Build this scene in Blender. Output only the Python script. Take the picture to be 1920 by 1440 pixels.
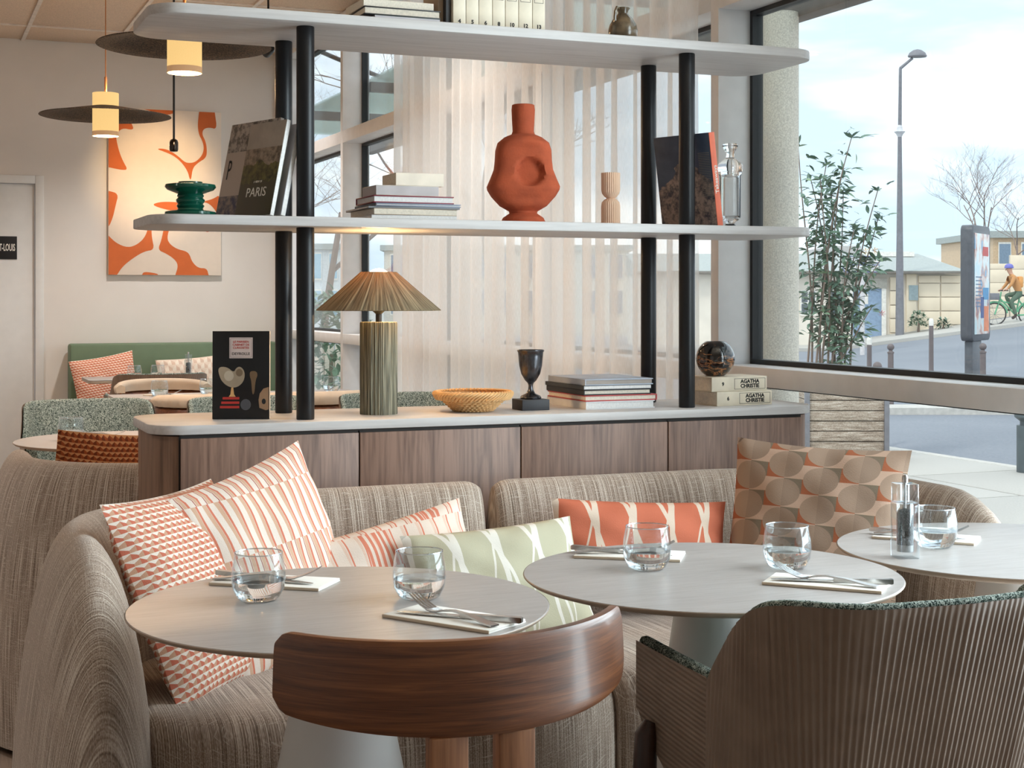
import bpy, bmesh, math, random
from mathutils import Vector, Matrix
random.seed(11)
for _o in list(bpy.data.objects):
    bpy.data.objects.remove(_o)
scene = bpy.context.scene
COL = scene.collection
PI = math.pi

# ------------------------------------------------------------------ camera
TH = math.radians(22.2)          # the camera is turned 22 degrees from the room axis
FPX = 2780.0                     # focal length in pixels of the 1920 wide frame
HOR = 560.0                      # row of the horizon
CAMZ = 1.25
cam_data = bpy.data.cameras.new('camera')
cam = bpy.data.objects.new('camera', cam_data)
COL.objects.link(cam)
cam.location = (0, 0, CAMZ)
cam.rotation_euler = (PI / 2, 0, -TH)
cam_data.sensor_width = 36.0
cam_data.lens = 36.0 * FPX / 1920.0
cam_data.shift_y = -(720.0 - HOR) / 1920.0
cam_data.clip_end = 600
scene.camera = cam

# ------------------------------------------------------------------ view
scene.view_settings.view_transform = 'Standard'
scene.view_settings.look = 'None'
scene.view_settings.gamma = 1.0
scene.view_settings.use_curve_mapping = False
scene.view_settings.exposure = 0.72

# ------------------------------------------------------------------ world: a bright thin overcast
world = bpy.data.worlds.new('sky')
scene.world = world
world.use_nodes = True
wn = world.node_tree
wn.nodes.clear()
w_out = wn.nodes.new('ShaderNodeOutputWorld')
w_bg = wn.nodes.new('ShaderNodeBackground')
w_tc = wn.nodes.new('ShaderNodeTexCoord')
w_map = wn.nodes.new('ShaderNodeMapping')
w_map.inputs['Scale'].default_value = (1.6, 1.6, 7.0)
w_no = wn.nodes.new('ShaderNodeTexNoise')
w_no.inputs['Scale'].default_value = 1.7
w_no.inputs['Detail'].default_value = 5
w_no.inputs['Roughness'].default_value = 0.5
w_rp = wn.nodes.new('ShaderNodeValToRGB')
w_rp.color_ramp.elements[0].position = 0.40
w_rp.color_ramp.elements[0].color = (0.33, 0.41, 0.49, 1)
w_rp.color_ramp.elements[1].position = 0.58
w_rp.color_ramp.elements[1].color = (0.72, 0.74, 0.76, 1)
wn.links.new(w_tc.outputs['Generated'], w_map.inputs['Vector'])
wn.links.new(w_map.outputs['Vector'], w_no.inputs['Vector'])
wn.links.new(w_no.outputs['Fac'], w_rp.inputs['Fac'])
wn.links.new(w_rp.outputs['Color'], w_bg.inputs['Color'])
w_bg.inputs['Strength'].default_value = 1.75
wn.links.new(w_bg.outputs['Background'], w_out.inputs['Surface'])
SKY = w_bg

# a weak veiled sun from behind the building: it lights the street, not the room
sun_d = bpy.data.lights.new('sun', 'SUN')
sun_d.energy = 0.8
sun_d.angle = math.radians(6)
sun_d.color = (1.0, 0.95, 0.87)
sun = bpy.data.objects.new('sun', sun_d)
COL.objects.link(sun)
sun.rotation_euler = (math.radians(38), 0, math.radians(-62))

# added area light, boosting daylight through the window bay beside the tables (same wall as the windows in view)
bay_fill_d = bpy.data.lights.new('window_daylight', 'AREA')
bay_fill_d.shape = 'RECTANGLE'; bay_fill_d.size = 2.75; bay_fill_d.size_y = 1.46
bay_fill_d.energy = 96.0; bay_fill_d.color = (0.83, 0.93, 1.0)
bay_fill = bpy.data.objects.new('window_daylight', bay_fill_d)
COL.objects.link(bay_fill)
bay_fill.location = (2.68, 2.0, 1.55)
bay_fill.rotation_euler = (0, PI / 2, 0)

# ------------------------------------------------------------------ helpers
def lin(c):
    r = []
    for x in c[:3]:
        x = x / 255.0
        r.append(x / 12.92 if x <= 0.04045 else ((x + 0.055) / 1.055) ** 2.4)
    return (r[0], r[1], r[2], 1.0)

CT, ST = math.cos(TH), math.sin(TH)
def depth_at(px, Y):
    a = (px - 960.0) / FPX
    return Y / (CT - a * ST)
def gx(px, Y):                     # X of the point of the plane Y = const seen in column px
    a = (px - 960.0) / FPX
    return depth_at(px, Y) * (ST + a * CT)
def gz(px, py, Y):
    return CAMZ - (py - HOR) * depth_at(px, Y) / FPX
def LD(L, D, z=0.0):               # street frame: L to the right of the view axis, D along it
    return Vector((L * CT + D * ST, -L * ST + D * CT, z))
def lat(px, D):
    return (px - 960.0) / FPX * D
def hgt(py, D):
    return CAMZ - (py - HOR) * D / FPX

class Geo:
    def __init__(self):
        self.v = []; self.f = []; self.uv = []; self.T = None
    def add(self, vs, fs, uvs=None, M=None):
        b = len(self.v)
        for i, p in enumerate(vs):
            p = Vector(p)
            if M is not None: p = M @ p
            self.v.append(p)
            self.uv.append(uvs[i] if uvs else (p.x + p.y, p.z))
        for f in fs:
            self.f.append([b + i for i in f])
        return self
    def box(self, c, s, bev=0.0, M=None, seg=2):
        bm = bmesh.new()
        bmesh.ops.create_cube(bm, size=1.0)
        for v in bm.verts:
            v.co = Vector((v.co.x * s[0], v.co.y * s[1], v.co.z * s[2]))
        if bev > 0:
            bmesh.ops.bevel(bm, geom=bm.edges[:] , offset=bev, segments=seg, affect='EDGES', profile=0.5)
        bm.verts.index_update()
        vs = [v.co + Vector(c) for v in bm.verts]
        fs = [[v.index for v in f.verts] for f in bm.faces]
        bm.free()
        return self.add(vs, fs, None, M)
    def b2(self, x0, x1, y0, y1, z0, z1, bev=0.0, M=None):
        return self.box(((x0+x1)/2, (y0+y1)/2, (z0+z1)/2), (abs(x1-x0), abs(y1-y0), abs(z1-z0)), bev, M)
    def lathe(self, prof, n=32, c=(0, 0, 0), sx=1.0, sy=1.0, fn=None, M=None):
        vs = []; fs = []; uv = []
        L = 0; prev = None
        m = len(prof)
        for j, (r, z) in enumerate(prof):
            if prev: L += math.hypot(r - prev[0], z - prev[1])
            prev = (r, z)
            for i in range(n + 1):
                a = 2 * PI * i / n
                rr = r if fn is None else fn(r, z, a, i, j)
                vs.append((c[0] + rr * math.cos(a) * sx, c[1] + rr * math.sin(a) * sy, c[2] + z))
                uv.append((i / n, L))
        for j in range(m - 1):
            for i in range(n):
                q = [j*(n+1)+i, j*(n+1)+i+1, (j+1)*(n+1)+i+1, (j+1)*(n+1)+i]
                if prof[j][0] < 1e-6: q = [q[0], q[2], q[3]]
                elif prof[j+1][0] < 1e-6: q = [q[0], q[1], q[2]]
                fs.append(q)
        return self.add(vs, fs, uv, M)
    def tube(self, pts, r, n=8, caps=True, M=None):
        pts = [Vector(p) for p in pts]
        k = len(pts)
        rs = r if isinstance(r, (list, tuple)) else [r] * k
        vs = []; fs = []; uv = []
        up = None; L = 0
        for i, p in enumerate(pts):
            t = (pts[min(i+1, k-1)] - pts[max(i-1, 0)])
            if t.length < 1e-9: t = Vector((0, 0, 1))
            t.normalize()
            if up is None:
                up = Vector((0, 0, 1)) if abs(t.z) < 0.9 else Vector((1, 0, 0))
            s = t.cross(up)
            if s.length < 1e-6: s = t.cross(Vector((0.3, 1, 0.2)))
            s.normalize(); up = s.cross(t).normalized()
            if i: L += (p - pts[i-1]).length
            for j in range(n):
                a = 2 * PI * j / n
                vs.append(p + (s * math.cos(a) + up * math.sin(a)) * rs[i])
                uv.append((j / n, L))
        for i in range(k - 1):
            for j in range(n):
                fs.append([i*n+j, i*n+(j+1) % n, (i+1)*n+(j+1) % n, (i+1)*n+j])
        if caps:
            fs.append([j for j in range(n)][::-1])
            fs.append([(k-1)*n+j for j in range(n)])
        return self.add(vs, fs, uv, M)
    def prism(self, poly, z0, z1, bev=0.0, M=None, seg=2):
        bm = bmesh.new()
        lo = [bm.verts.new((x, y, z0)) for x, y in poly]
        hi = [bm.verts.new((x, y, z1)) for x, y in poly]
        n = len(poly)
        bm.faces.new(lo[::-1]); bm.faces.new(hi)
        for i in range(n):
            bm.faces.new([lo[i], lo[(i+1) % n], hi[(i+1) % n], hi[i]])
        bmesh.ops.recalc_face_normals(bm, faces=bm.faces[:])
        if bev > 0:
            es = [e for e in bm.edges if abs(e.verts[0].co.z - e.verts[1].co.z) < 1e-9]
            bmesh.ops.bevel(bm, geom=es, offset=bev, segments=seg, affect='EDGES', profile=0.5)
        bm.verts.index_update()
        vs = [v.co.copy() for v in bm.verts]
        fs = [[v.index for v in f.verts] for f in bm.faces]
        bm.free()
        return self.add(vs, fs, None, M)
    def grid(self, fn, nu, nv, closeu=False, M=None, flip=False):
        vs = []; fs = []; uv = []
        for i in range(nu):
            for j in range(nv):
                r = fn(i, j)
                vs.append(r[0]); uv.append(r[1])
        for i in range(nu if closeu else nu - 1):
            for j in range(nv - 1):
                a = i*nv+j; b = ((i+1) % nu)*nv+j
                q = [a, b, b+1, a+1]
                fs.append(q[::-1] if flip else q)
        return self.add(vs, fs, uv, M)
    def ribbon(self, st, M=None):      # stations (x, y, z, width, thickness), a flat bar
        vs = []; fs = []
        for (x, y, z, w, h) in st:
            vs += [(x, y-w/2, z-h/2), (x, y+w/2, z-h/2), (x, y+w/2, z+h/2), (x, y-w/2, z+h/2)]
        k = len(st)
        for i in range(k-1):
            for j in range(4):
                fs.append([i*4+j, i*4+(j+1) % 4, (i+1)*4+(j+1) % 4, (i+1)*4+j])
        fs.append([3, 2, 1, 0]); fs.append([(k-1)*4+j for j in range(4)])
        return self.add(vs, fs, None, M)
    def mesh(self, name, mat=None, ang=38, fix=True):
        me = bpy.data.meshes.new(name)
        me.from_pydata([tuple(p) for p in self.v], [], self.f)
        if self.uv:
            ul = me.uv_layers.new(name='UVMap')
            idx = [l.vertex_index for l in me.loops]
            flat = []
            for i in idx: flat += [self.uv[i][0], self.uv[i][1]]
            ul.data.foreach_set('uv', flat)
        if fix:
            bm = bmesh.new(); bm.from_mesh(me)
            bmesh.ops.remove_doubles(bm, verts=bm.verts[:], dist=1e-6)
            bmesh.ops.recalc_face_normals(bm, faces=bm.faces[:])
            bm.to_mesh(me); bm.free()
        if ang > 0:
            me.polygons.foreach_set('use_smooth', [True] * len(me.polygons))
            me.set_sharp_from_angle(angle=math.radians(ang))
        if mat: me.materials.append(mat)
        me.update()
        return me
    def obj(self, name, mat, parent=None, loc=None, rot=None, ang=38, fix=True):
        o = bpy.data.objects.new(name, self.mesh(name, mat, ang, fix))
        COL.objects.link(o)
        if parent: o.parent = parent
        if loc is not None: o.location = loc
        if rot is not None: o.rotation_euler = rot
        return o

def tag(o, label=None, cat=None, group=None, kind=None):
    if label: o['label'] = label
    if cat: o['category'] = cat
    if group: o['group'] = group
    if kind: o['kind'] = kind
    return o
def thing(name, label, cat, loc=(0, 0, 0), rz=0.0, group=None, rot=None):
    o = bpy.data.objects.new(name, None)
    COL.objects.link(o)
    o.empty_display_size = 0.1
    o.location = loc
    o.rotation_euler = rot if rot is not None else (0, 0, rz)
    return tag(o, label, cat, group)
def struct_empty(name, loc=(0, 0, 0), rz=0.0):
    o = bpy.data.objects.new(name, None)
    COL.objects.link(o); o.location = loc; o.rotation_euler = (0, 0, rz)
    o['kind'] = 'structure'
    return o
def link(me, name, parent=None, loc=(0, 0, 0), rot=(0, 0, 0), scale=None):
    o = bpy.data.objects.new(name, me); COL.objects.link(o)
    if parent: o.parent = parent
    o.location = loc; o.rotation_euler = rot
    if scale: o.scale = scale
    return o
def copy_tree(o, parent=None):
    c = o.copy(); COL.objects.link(c); c.parent = parent
    for ch in list(o.children): copy_tree(ch, c)
    return c
def clone(root, loc, rz=0.0, label=None):
    c = copy_tree(root); c.location = loc; c.rotation_euler = (0, 0, rz)
    if label: c['label'] = label
    return c
def text_obj(name, txt, size, mat, parent, loc, rot, ext=0.0004, align='CENTER', sx=1.0, bold=0.0):
    cu = bpy.data.curves.new(name, 'FONT')
    cu.body = txt; cu.size = size; cu.extrude = ext; cu.align_x = align; cu.align_y = 'CENTER'
    cu.offset = bold; cu.resolution_u = 3
    t = bpy.data.objects.new(name + '_tmp', cu); COL.objects.link(t)
    dg = bpy.context.evaluated_depsgraph_get(); dg.update()
    me = bpy.data.meshes.new_from_object(t.evaluated_get(dg))
    bpy.data.objects.remove(t); bpy.data.curves.remove(cu)
    me.materials.clear(); me.materials.append(mat)
    for v in me.vertices: v.co.x *= sx
    o = bpy.data.objects.new(name, me); COL.objects.link(o)
    o.parent = parent; o.location = loc; o.rotation_euler = rot
    return o
FRONT = (PI/2, 0, 0)               # text lying in xz, read from -y

# ------------------------------------------------------------------ materials
class NT:
    def __init__(self, name):
        self.m = bpy.data.materials.new(name); self.m.use_nodes = True
        self.t = self.m.node_tree
        self.b = self.t.nodes['Principled BSDF']
        self.out = self.t.nodes['Material Output']
    def n(self, typ, ins=None, **at):
        nd = self.t.nodes.new(typ)
        for k, v in at.items(): setattr(nd, k, v)
        if ins:
            for k, v in ins.items():
                s = nd.inputs[k]
                if hasattr(v, 'is_output'): self.t.links.new(v, s)
                else: s.default_value = v
        return nd
    def set(self, **kw):
        for k, v in kw.items():
            s = self.b.inputs[k.replace('_', ' ')]
            if hasattr(v, 'is_output'): self.t.links.new(v, s)
            else: s.default_value = v
        return self
    def m1(self, op, a, b=None, c=None):
        nd = self.t.nodes.new('ShaderNodeMath'); nd.operation = op
        for i, v in enumerate((a, b, c)):
            if v is None: continue
            if hasattr(v, 'is_output'): self.t.links.new(v, nd.inputs[i])
            else: nd.inputs[i].default_value = v
        return nd.outputs[0]
    def mix(self, f, a, b):
        nd = self.t.nodes.new('ShaderNodeMix'); nd.data_type = 'RGBA'
        for i, v in ((0, f), (6, a), (7, b)):
            if hasattr(v, 'is_output'): self.t.links.new(v, nd.inputs[i])
            else: nd.inputs[i].default_value = v
        return nd.outputs[2]
    def ramp(self, f, stops, const=False):
        nd = self.t.nodes.new('ShaderNodeValToRGB')
        cr = nd.color_ramp
        if const: cr.interpolation = 'CONSTANT'
        while len(cr.elements) < len(stops): cr.elements.new(0.5)
        for e, (p, c) in zip(cr.elements, stops):
            e.position = p; e.color = c
        self.t.links.new(f, nd.inputs[0])
        return nd.outputs[0]
    def uv(self):
        return self.n('ShaderNodeTexCoord').outputs['UV']
    def ob(self):
        return self.n('ShaderNodeTexCoord').outputs['Object']
    def sep(self, v):
        s = self.n('ShaderNodeSeparateXYZ', {0: v}); return s.outputs
    def vec(self, x, y, z=0.0):
        nd = self.t.nodes.new('ShaderNodeCombineXYZ')
        for i, v in enumerate((x, y, z)):
            if hasattr(v, 'is_output'): self.t.links.new(v, nd.inputs[i])
            else: nd.inputs[i].default_value = v
        return nd.outputs[0]
    def scl(self, v, s):
        return self.n('ShaderNodeVectorMath', {0: v, 1: s}, operation='MULTIPLY').outputs[0]
    def noise(self, v, scale=5.0, detail=2.0, rough=0.5, dist=0.0):
        return self.n('ShaderNodeTexNoise', {'Vector': v, 'Scale': scale, 'Detail': detail, 'Roughness': rough, 'Distortion': dist}).outputs['Fac']
    def bump(self, h, st=0.3, dist=0.01):
        nd = self.n('ShaderNodeBump', {'Strength': st, 'Distance': dist, 'Height': h})
        self.t.links.new(nd.outputs[0], self.b.inputs['Normal'])

def plain(name, rgb, rough=0.5, metal=0.0, var=0.06, scale=14.0, bump=0.0, bscale=200.0, spec=None, coat=0.0):
    m = NT(name)
    c = lin(rgb)
    ob = m.ob()
    f = m.noise(ob, scale, 3.0)
    lo = tuple(max(0, x * (1 - var * 2)) for x in c[:3]) + (1,)
    hi = tuple(min(1, x * (1 + var * 2)) for x in c[:3]) + (1,)
    m.set(Base_Color=m.ramp(f, [(0.3, lo), (0.7, hi)]), Roughness=rough, Metallic=metal)
    if spec is not None: m.set(Specular_IOR_Level=spec)
    if coat: m.set(Coat_Weight=coat, Coat_Roughness=0.1)
    if bump: m.bump(m.noise(ob, bscale, 2.0), bump, 0.002)
    return m.m

def wood(name, dark, light, rough=0.45, axis='Z', scale=1.0, coat=0.0, fine=90.0):
    m = NT(name)
    ob = m.ob()
    k = {'X': (1.2, 14, 14), 'Y': (14, 1.2, 14), 'Z': (14, 14, 1.2)}[axis]
    v = m.scl(ob, tuple(x * scale for x in k))
    w = m.noise(v, 2.2, 4.0, 0.6, 1.2)
    k2 = {'X': (3, fine, fine), 'Y': (fine, 3, fine), 'Z': (fine, fine, 3)}[axis]
    g = m.noise(m.scl(ob, tuple(x * scale for x in k2)), 2.0, 2.0)
    f = m.m1('ADD', m.m1('MULTIPLY', w, 0.65), m.m1('MULTIPLY', g, 0.4))
    m.set(Base_Color=m.ramp(f, [(0.34, lin(dark)), (0.62, lin(light))]), Roughness=rough)
    if coat: m.set(Coat_Weight=coat, Coat_Roughness=0.12)
    m.bump(g, 0.12, 0.001)
    return m.m

def weave(name, dark, mid, light, su=250.0, sv=9.0, bump=0.5, fleck=0.66):
    m = NT(name)
    u, v, _ = m.sep(m.uv())
    a = m.noise(m.vec(m.m1('MULTIPLY', u, su), m.m1('MULTIPLY', v, sv)), 1.0, 1.0, 0.5)
    b = m.noise(m.vec(m.m1('MULTIPLY', u, 620.0), m.m1('MULTIPLY', v, 330.0)), 1.0, 2.0, 0.6)
    c = m.noise(m.vec(m.m1('MULTIPLY', u, 24.0), m.m1('MULTIPLY', v, 420.0)), 1.0, 1.0)
    f = m.m1('ADD', m.m1('MULTIPLY', a, 0.62), m.m1('MULTIPLY', b, 0.46))
    col = m.ramp(f, [(0.40, lin(dark)), (0.54, lin(mid)), (0.68, lin(light))])
    fl = m.n('ShaderNodeMapRange', {0: c, 1: fleck, 2: fleck + 0.03}).outputs[0]
    col = m.mix(m.m1('MULTIPLY', fl, 0.55), col, lin(light))
    m.set(Base_Color=col, Roughness=0.95, Specular_IOR_Level=0.1, Sheen_Weight=0.25)
    m.bump(m.m1('ADD', f, m.m1('MULTIPLY', fl, 0.15)), bump, 0.006)
    return m.m

def boucle(name, dark, mid, light, scale=160.0):
    m = NT(name)
    ob = m.ob()
    a = m.noise(ob, scale, 3.0, 0.65, 1.5)
    col = m.ramp(a, [(0.40, lin(dark)), (0.48, lin(mid)), (0.56, lin(light))])
    m.set(Base_Color=col, Roughness=0.95, Specular_IOR_Level=0.1)
    m.bump(a, 0.9, 0.008)
    return m.m

def emit(name, rgb, strength, base=None):
    m = NT(name)
    m.set(Base_Color=base or (rgb[0], rgb[1], rgb[2], 1), Emission_Color=(rgb[0], rgb[1], rgb[2], 1), Emission_Strength=strength, Roughness=0.8)
    return m.m

def clear_glass(name, col=(0.98, 0.99, 0.99, 1), ior=1.46, rough=0.0):
    m = NT(name)
    m.set(Base_Color=col, Transmission_Weight=1.0, IOR=ior, Roughness=rough)
    return m.m

def pane_glass(name, tint=(0.95, 0.975, 0.97, 1), f0=0.03):
    m = NT(name)
    m.t.nodes.remove(m.b)
    lw = m.n('ShaderNodeLayerWeight', {'Blend': 0.5})
    fr = m.n('ShaderNodeMath', {0: m.m1('MULTIPLY', m.m1('POWER', lw.outputs['Facing'], 5.0), 0.96), 1: f0}, operation='ADD')
    tr = m.n('ShaderNodeBsdfTransparent', {'Color': tint})
    gl = m.n('ShaderNodeBsdfGlossy', {'Roughness': 0.0, 'Color': (0.9, 0.95, 1, 1)})
    mx = m.n('ShaderNodeMixShader', {0: fr.outputs[0], 1: tr.outputs[0], 2: gl.outputs[0]})
    m.t.links.new(mx.outputs[0], m.out.inputs['Surface'])
    return m.m

def cell(m, x):       # floor and fract of a socket
    return m.m1('FLOOR', x), m.m1('FRACT', x)

M = {}
M['white_wall'] = plain('white_wall', (226, 220, 214), 0.85, var=0.015, scale=3)
M['door_white'] = plain('door_white', (222, 221, 219), 0.5, var=0.012)
M['frame_grey'] = plain('frame_grey', (228, 229, 231), 0.45, var=0.02)
M['gasket'] = plain('gasket', (22, 24, 28), 0.5)
M['pane'] = pane_glass('window_glass')
M['tile'] = plain('ceiling_tile_fibre', (216, 194, 172), 0.95, var=0.07, scale=120, bump=0.3, bscale=400)
M['tbar'] = plain('ceiling_bar_white', (226, 216, 206), 0.6)
M['plank'] = wood('floor_oak', (92, 74, 60), (140, 118, 100), 0.5, 'Y', 0.7)
M['walnut'] = wood('walnut_veneer', (98, 73, 61), (146, 115, 99), 0.5, 'Z', 1.0, fine=70)
M['walnut_edge'] = wood('walnut_solid', (96, 70, 54), (146, 112, 90), 0.5, 'Z', 0.8)
M['lam'] = wood('pale_laminate', (184, 179, 177), (204, 200, 198), 0.45, 'X', 0.8)
M['black_metal'] = plain('black_metal', (20, 20, 23), 0.38, 0.2, var=0.02)
M['sofa'] = weave('oat_boucle_weave', (116, 99, 86), (166, 147, 132), (214, 202, 189), 470.0, 5.0, 0.42, 0.63)
M['dark_gap'] = plain('dark_plinth', (36, 30, 27), 0.7)
M['table'] = wood('table_laminate', (152, 145, 141), (170, 164, 161), 0.36, 'X', 2.6, fine=60)
M['table_edge'] = plain('table_edge_beige', (176, 156, 138), 0.5)
M['ped'] = plain('white_metal_pedestal', (214, 212, 209), 0.45, var=0.01)
M['glass'] = clear_glass('drinking_glass')
M['water'] = clear_glass('water', (1, 1, 1, 1), 1.333)
M['steel'] = plain('brushed_steel', (196, 194, 192), 0.22, 1.0, var=0.02)
M['napkin'] = plain('paper_napkin', (240, 236, 229), 0.85, var=0.01)
M['napkin_edge'] = plain('napkin_edge', (214, 196, 174), 0.9, var=0.02)
M['chair_wood'] = wood('chair_walnut', (66, 34, 16), (128, 76, 42), 0.38, 'X', 1.2, coat=0.15)
M['chair_oak'] = wood('chair_upright', (118, 74, 46), (160, 108, 72), 0.45, 'Z', 1.2)
M['shell'] = plain('taupe_shell', (150, 132, 116), 0.55, var=0.03)
M['green_boucle'] = boucle('green_boucle', (28, 38, 36), (84, 103, 95), (198, 207, 198), 230)
M['dark_leg'] = wood('dark_leg_wood', (34, 20, 16), (62, 38, 30), 0.4, 'Z')
M['paper'] = plain('book_pages', (224, 214, 198), 0.9, var=0.05, scale=200)
M['paper_white'] = plain('white_book_pages', (226, 224, 222), 0.9, var=0.04, scale=200)
M['black_ink'] = plain('black_ink', (24, 22, 22), 0.7)
M['white_ink'] = plain('white_ink', (232, 228, 220), 0.7)
M['red_ink'] = plain('red_ink', (170, 44, 34), 0.6)
M['raffia'] = None
M['terracotta'] = plain('terracotta', (176, 80, 46), 0.85, var=0.06, scale=30, bump=0.35, bscale=160)
M['peach'] = plain('peach_ceramic', (232, 196, 168), 0.7, var=0.02)
M['green_glass'] = NT('dark_green_glass').set(Base_Color=(0.006, 0.10, 0.062, 1), Roughness=0.08, Transmission_Weight=0.35, IOR=1.5).m
M['jug'] = plain('brown_glaze', (92, 76, 56), 0.25, var=0.25, scale=40, coat=0.4)
M['silver'] = plain('tarnished_silver', (92, 92, 96), 0.25, 0.9, var=0.35, scale=30)
M['slate'] = plain('dark_slate', (54, 54, 58), 0.6)
M['basket'] = plain('cane', (222, 178, 124), 0.6, var=0.06, scale=30)
M['agate'] = None
M['green_vinyl'] = plain('green_upholstery', (104, 124, 98), 0.65, var=0.02)
M['cream_fab'] = plain('cream_upholstery', (196, 178, 158), 0.9, var=0.03)
M['shade_black'] = NT('woven_black_shade')
_m = M['shade_black']; _n = _m.noise(_m.scl(_m.ob(), (1, 1, 1)), 170.0, 2.0, 0.6)
_m.set(Base_Color=_m.ramp(_n, [(0.42, lin((26, 22, 20))), (0.6, lin((96, 78, 62)))]), Roughness=0.8); M['shade_black'] = _m.m
M['brass'] = plain('copper_stem', (196, 132, 84), 0.35, 0.8)
M['concrete'] = plain('pebble_concrete', (206, 199, 188), 0.95, var=0.11, scale=160, bump=0.6, bscale=160)

def raffia():
    m = NT('raffia_strands')
    u, v, _ = m.sep(m.uv())
    a = m.noise(m.vec(m.m1('MULTIPLY', u, 150.0), m.m1('MULTIPLY', v, 6.0)), 1.0, 3.0, 0.6)
    m.set(Base_Color=m.ramp(a, [(0.34, lin((66, 63, 52))), (0.5, lin((122, 118, 100))), (0.68, lin((180, 172, 148)))]), Roughness=0.8)
    m.bump(a, 0.6, 0.004)
    return m.m
M['raffia'] = raffia()
def raffia_shade():
    m = NT('raffia_shade')
    u, v, _ = m.sep(m.uv())
    a = m.noise(m.vec(m.m1('MULTIPLY', u, 150.0), m.m1('MULTIPLY', v, 6.0)), 1.0, 3.0, 0.6)
    c = m.ramp(a, [(0.34, lin((72, 66, 50))), (0.5, lin((128, 118, 94))), (0.68, lin((184, 170, 138)))])
    m.set(Base_Color=c, Roughness=0.8)
    m.bump(a, 0.6, 0.004)
    tl = m.n('ShaderNodeBsdfTranslucent', {'Color': lin((214, 160, 96))})
    mx = m.n('ShaderNodeMixShader', {0: m.m1('MULTIPLY', a, 0.26), 1: m.b.outputs[0], 2: tl.outputs[0]})
    m.t.links.new(mx.outputs[0], m.out.inputs['Surface'])
    return m.m
M['raffia_shade'] = raffia_shade()
def agate():
    m = NT('agate_glaze')
    ob = m.ob()
    _, _, z = m.sep(ob)
    d = m.noise(m.scl(ob, (1, 1, 2.4)), 26.0, 5.0, 0.65, 0.8)
    zz = m.m1('MULTIPLY', z, 9.0)
    f = m.m1('ADD', m.m1('MULTIPLY', d, 0.8), m.m1('MULTIPLY', m.m1('SINE', m.m1('MULTIPLY', z, 60.0)), 0.10))
    m.set(Base_Color=m.ramp(f, [(0.36, lin((12, 11, 11))), (0.43, lin((54, 40, 30))), (0.47, lin((176, 120, 78))), (0.52, lin((40, 30, 26))), (0.60, lin((14, 13, 13)))]), Roughness=0.12, Coat_Weight=0.6, Coat_Roughness=0.03)
    return m.m
M['agate'] = agate()
# ---- printed cushion fabrics (flat print on the cushion's own uv)
def fab_finish(m, col):
    n = m.noise(m.ob(), 420.0, 1.0)
    m.set(Base_Color=col, Roughness=0.9, Specular_IOR_Level=0.15)
    m.bump(n, 0.25, 0.002)
    return m.m
def fab_hex(name, nx, ny, white, pink, tan):
    m = NT(name)
    u, v, _ = m.sep(m.uv())
    r, fv = cell(m, m.m1('MULTIPLY', v, ny))
    off = m.m1('MULTIPLY', m.m1('FRACT', m.m1('MULTIPLY', r, 0.5)), 1.0)
    _, fu = cell(m, m.m1('ADD', m.m1('MULTIPLY', u, nx), off))
    d = m.m1('ABSOLUTE', m.m1('SUBTRACT', fu, 0.5))
    top = m.m1('GREATER_THAN', fv, m.m1('ADD', 0.40, m.m1('MULTIPLY', d, 1.0)))
    left = m.m1('LESS_THAN', fu, 0.5)
    col = m.mix(left, lin(tan), lin(pink))
    col = m.mix(top, col, lin(white))
    return fab_finish(m, col)
def fab_bars(name, n, rows, base, c1, c2, c3, w1=0.22, thin=False):
    m = NT(name)
    u, v, _ = m.sep(m.uv())
    r, fr = cell(m, m.m1('ADD', m.m1('MULTIPLY', v, rows), m.m1('MULTIPLY', u, 0.35)))
    uu = m.m1('ADD', m.m1('MULTIPLY', u, n), m.m1('MULTIPLY', r, 0.37))
    k, fu = cell(m, uu)
    wide = m.m1('ADD', w1, m.m1('MULTIPLY', fr, 0.10 if thin else 0.14))
    tan = m.m1('LESS_THAN', fu, wide)
    sal = m.m1('LESS_THAN', m.m1('ABSOLUTE', m.m1('SUBTRACT', fu, m.m1('ADD', wide, 0.11))), 0.05 if thin else 0.09)
    drk = m.m1('LESS_THAN', m.m1('ABSOLUTE', m.m1('SUBTRACT', fu, 0.92)), 0.035)
    even = m.m1('GREATER_THAN', m.m1('FRACT', m.m1('MULTIPLY', r, 0.5)), 0.25)
    col = m.mix(tan, lin(base), lin(c1))
    col = m.mix(sal, col, lin(c2))
    col = m.mix(m.m1('MULTIPLY', drk, even), col, lin(c3))
    if thin:
        k2, f2 = cell(m, m.m1('MULTIPLY', u, 7.0))
        blk = m.m1('GREATER_THAN', m.m1('FRACT', m.m1('MULTIPLY', m.m1('ADD', k2, m.m1('MULTIPLY', r, 3.0)), 0.2)), 0.7)
        fine = m.m1('GREATER_THAN', m.m1('FRACT', m.m1('MULTIPLY', u, n * 2.6)), 0.5)
        col = m.mix(m.m1('MULTIPLY', blk, fine), col, lin(c2))
    return fab_finish(m, col)
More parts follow.
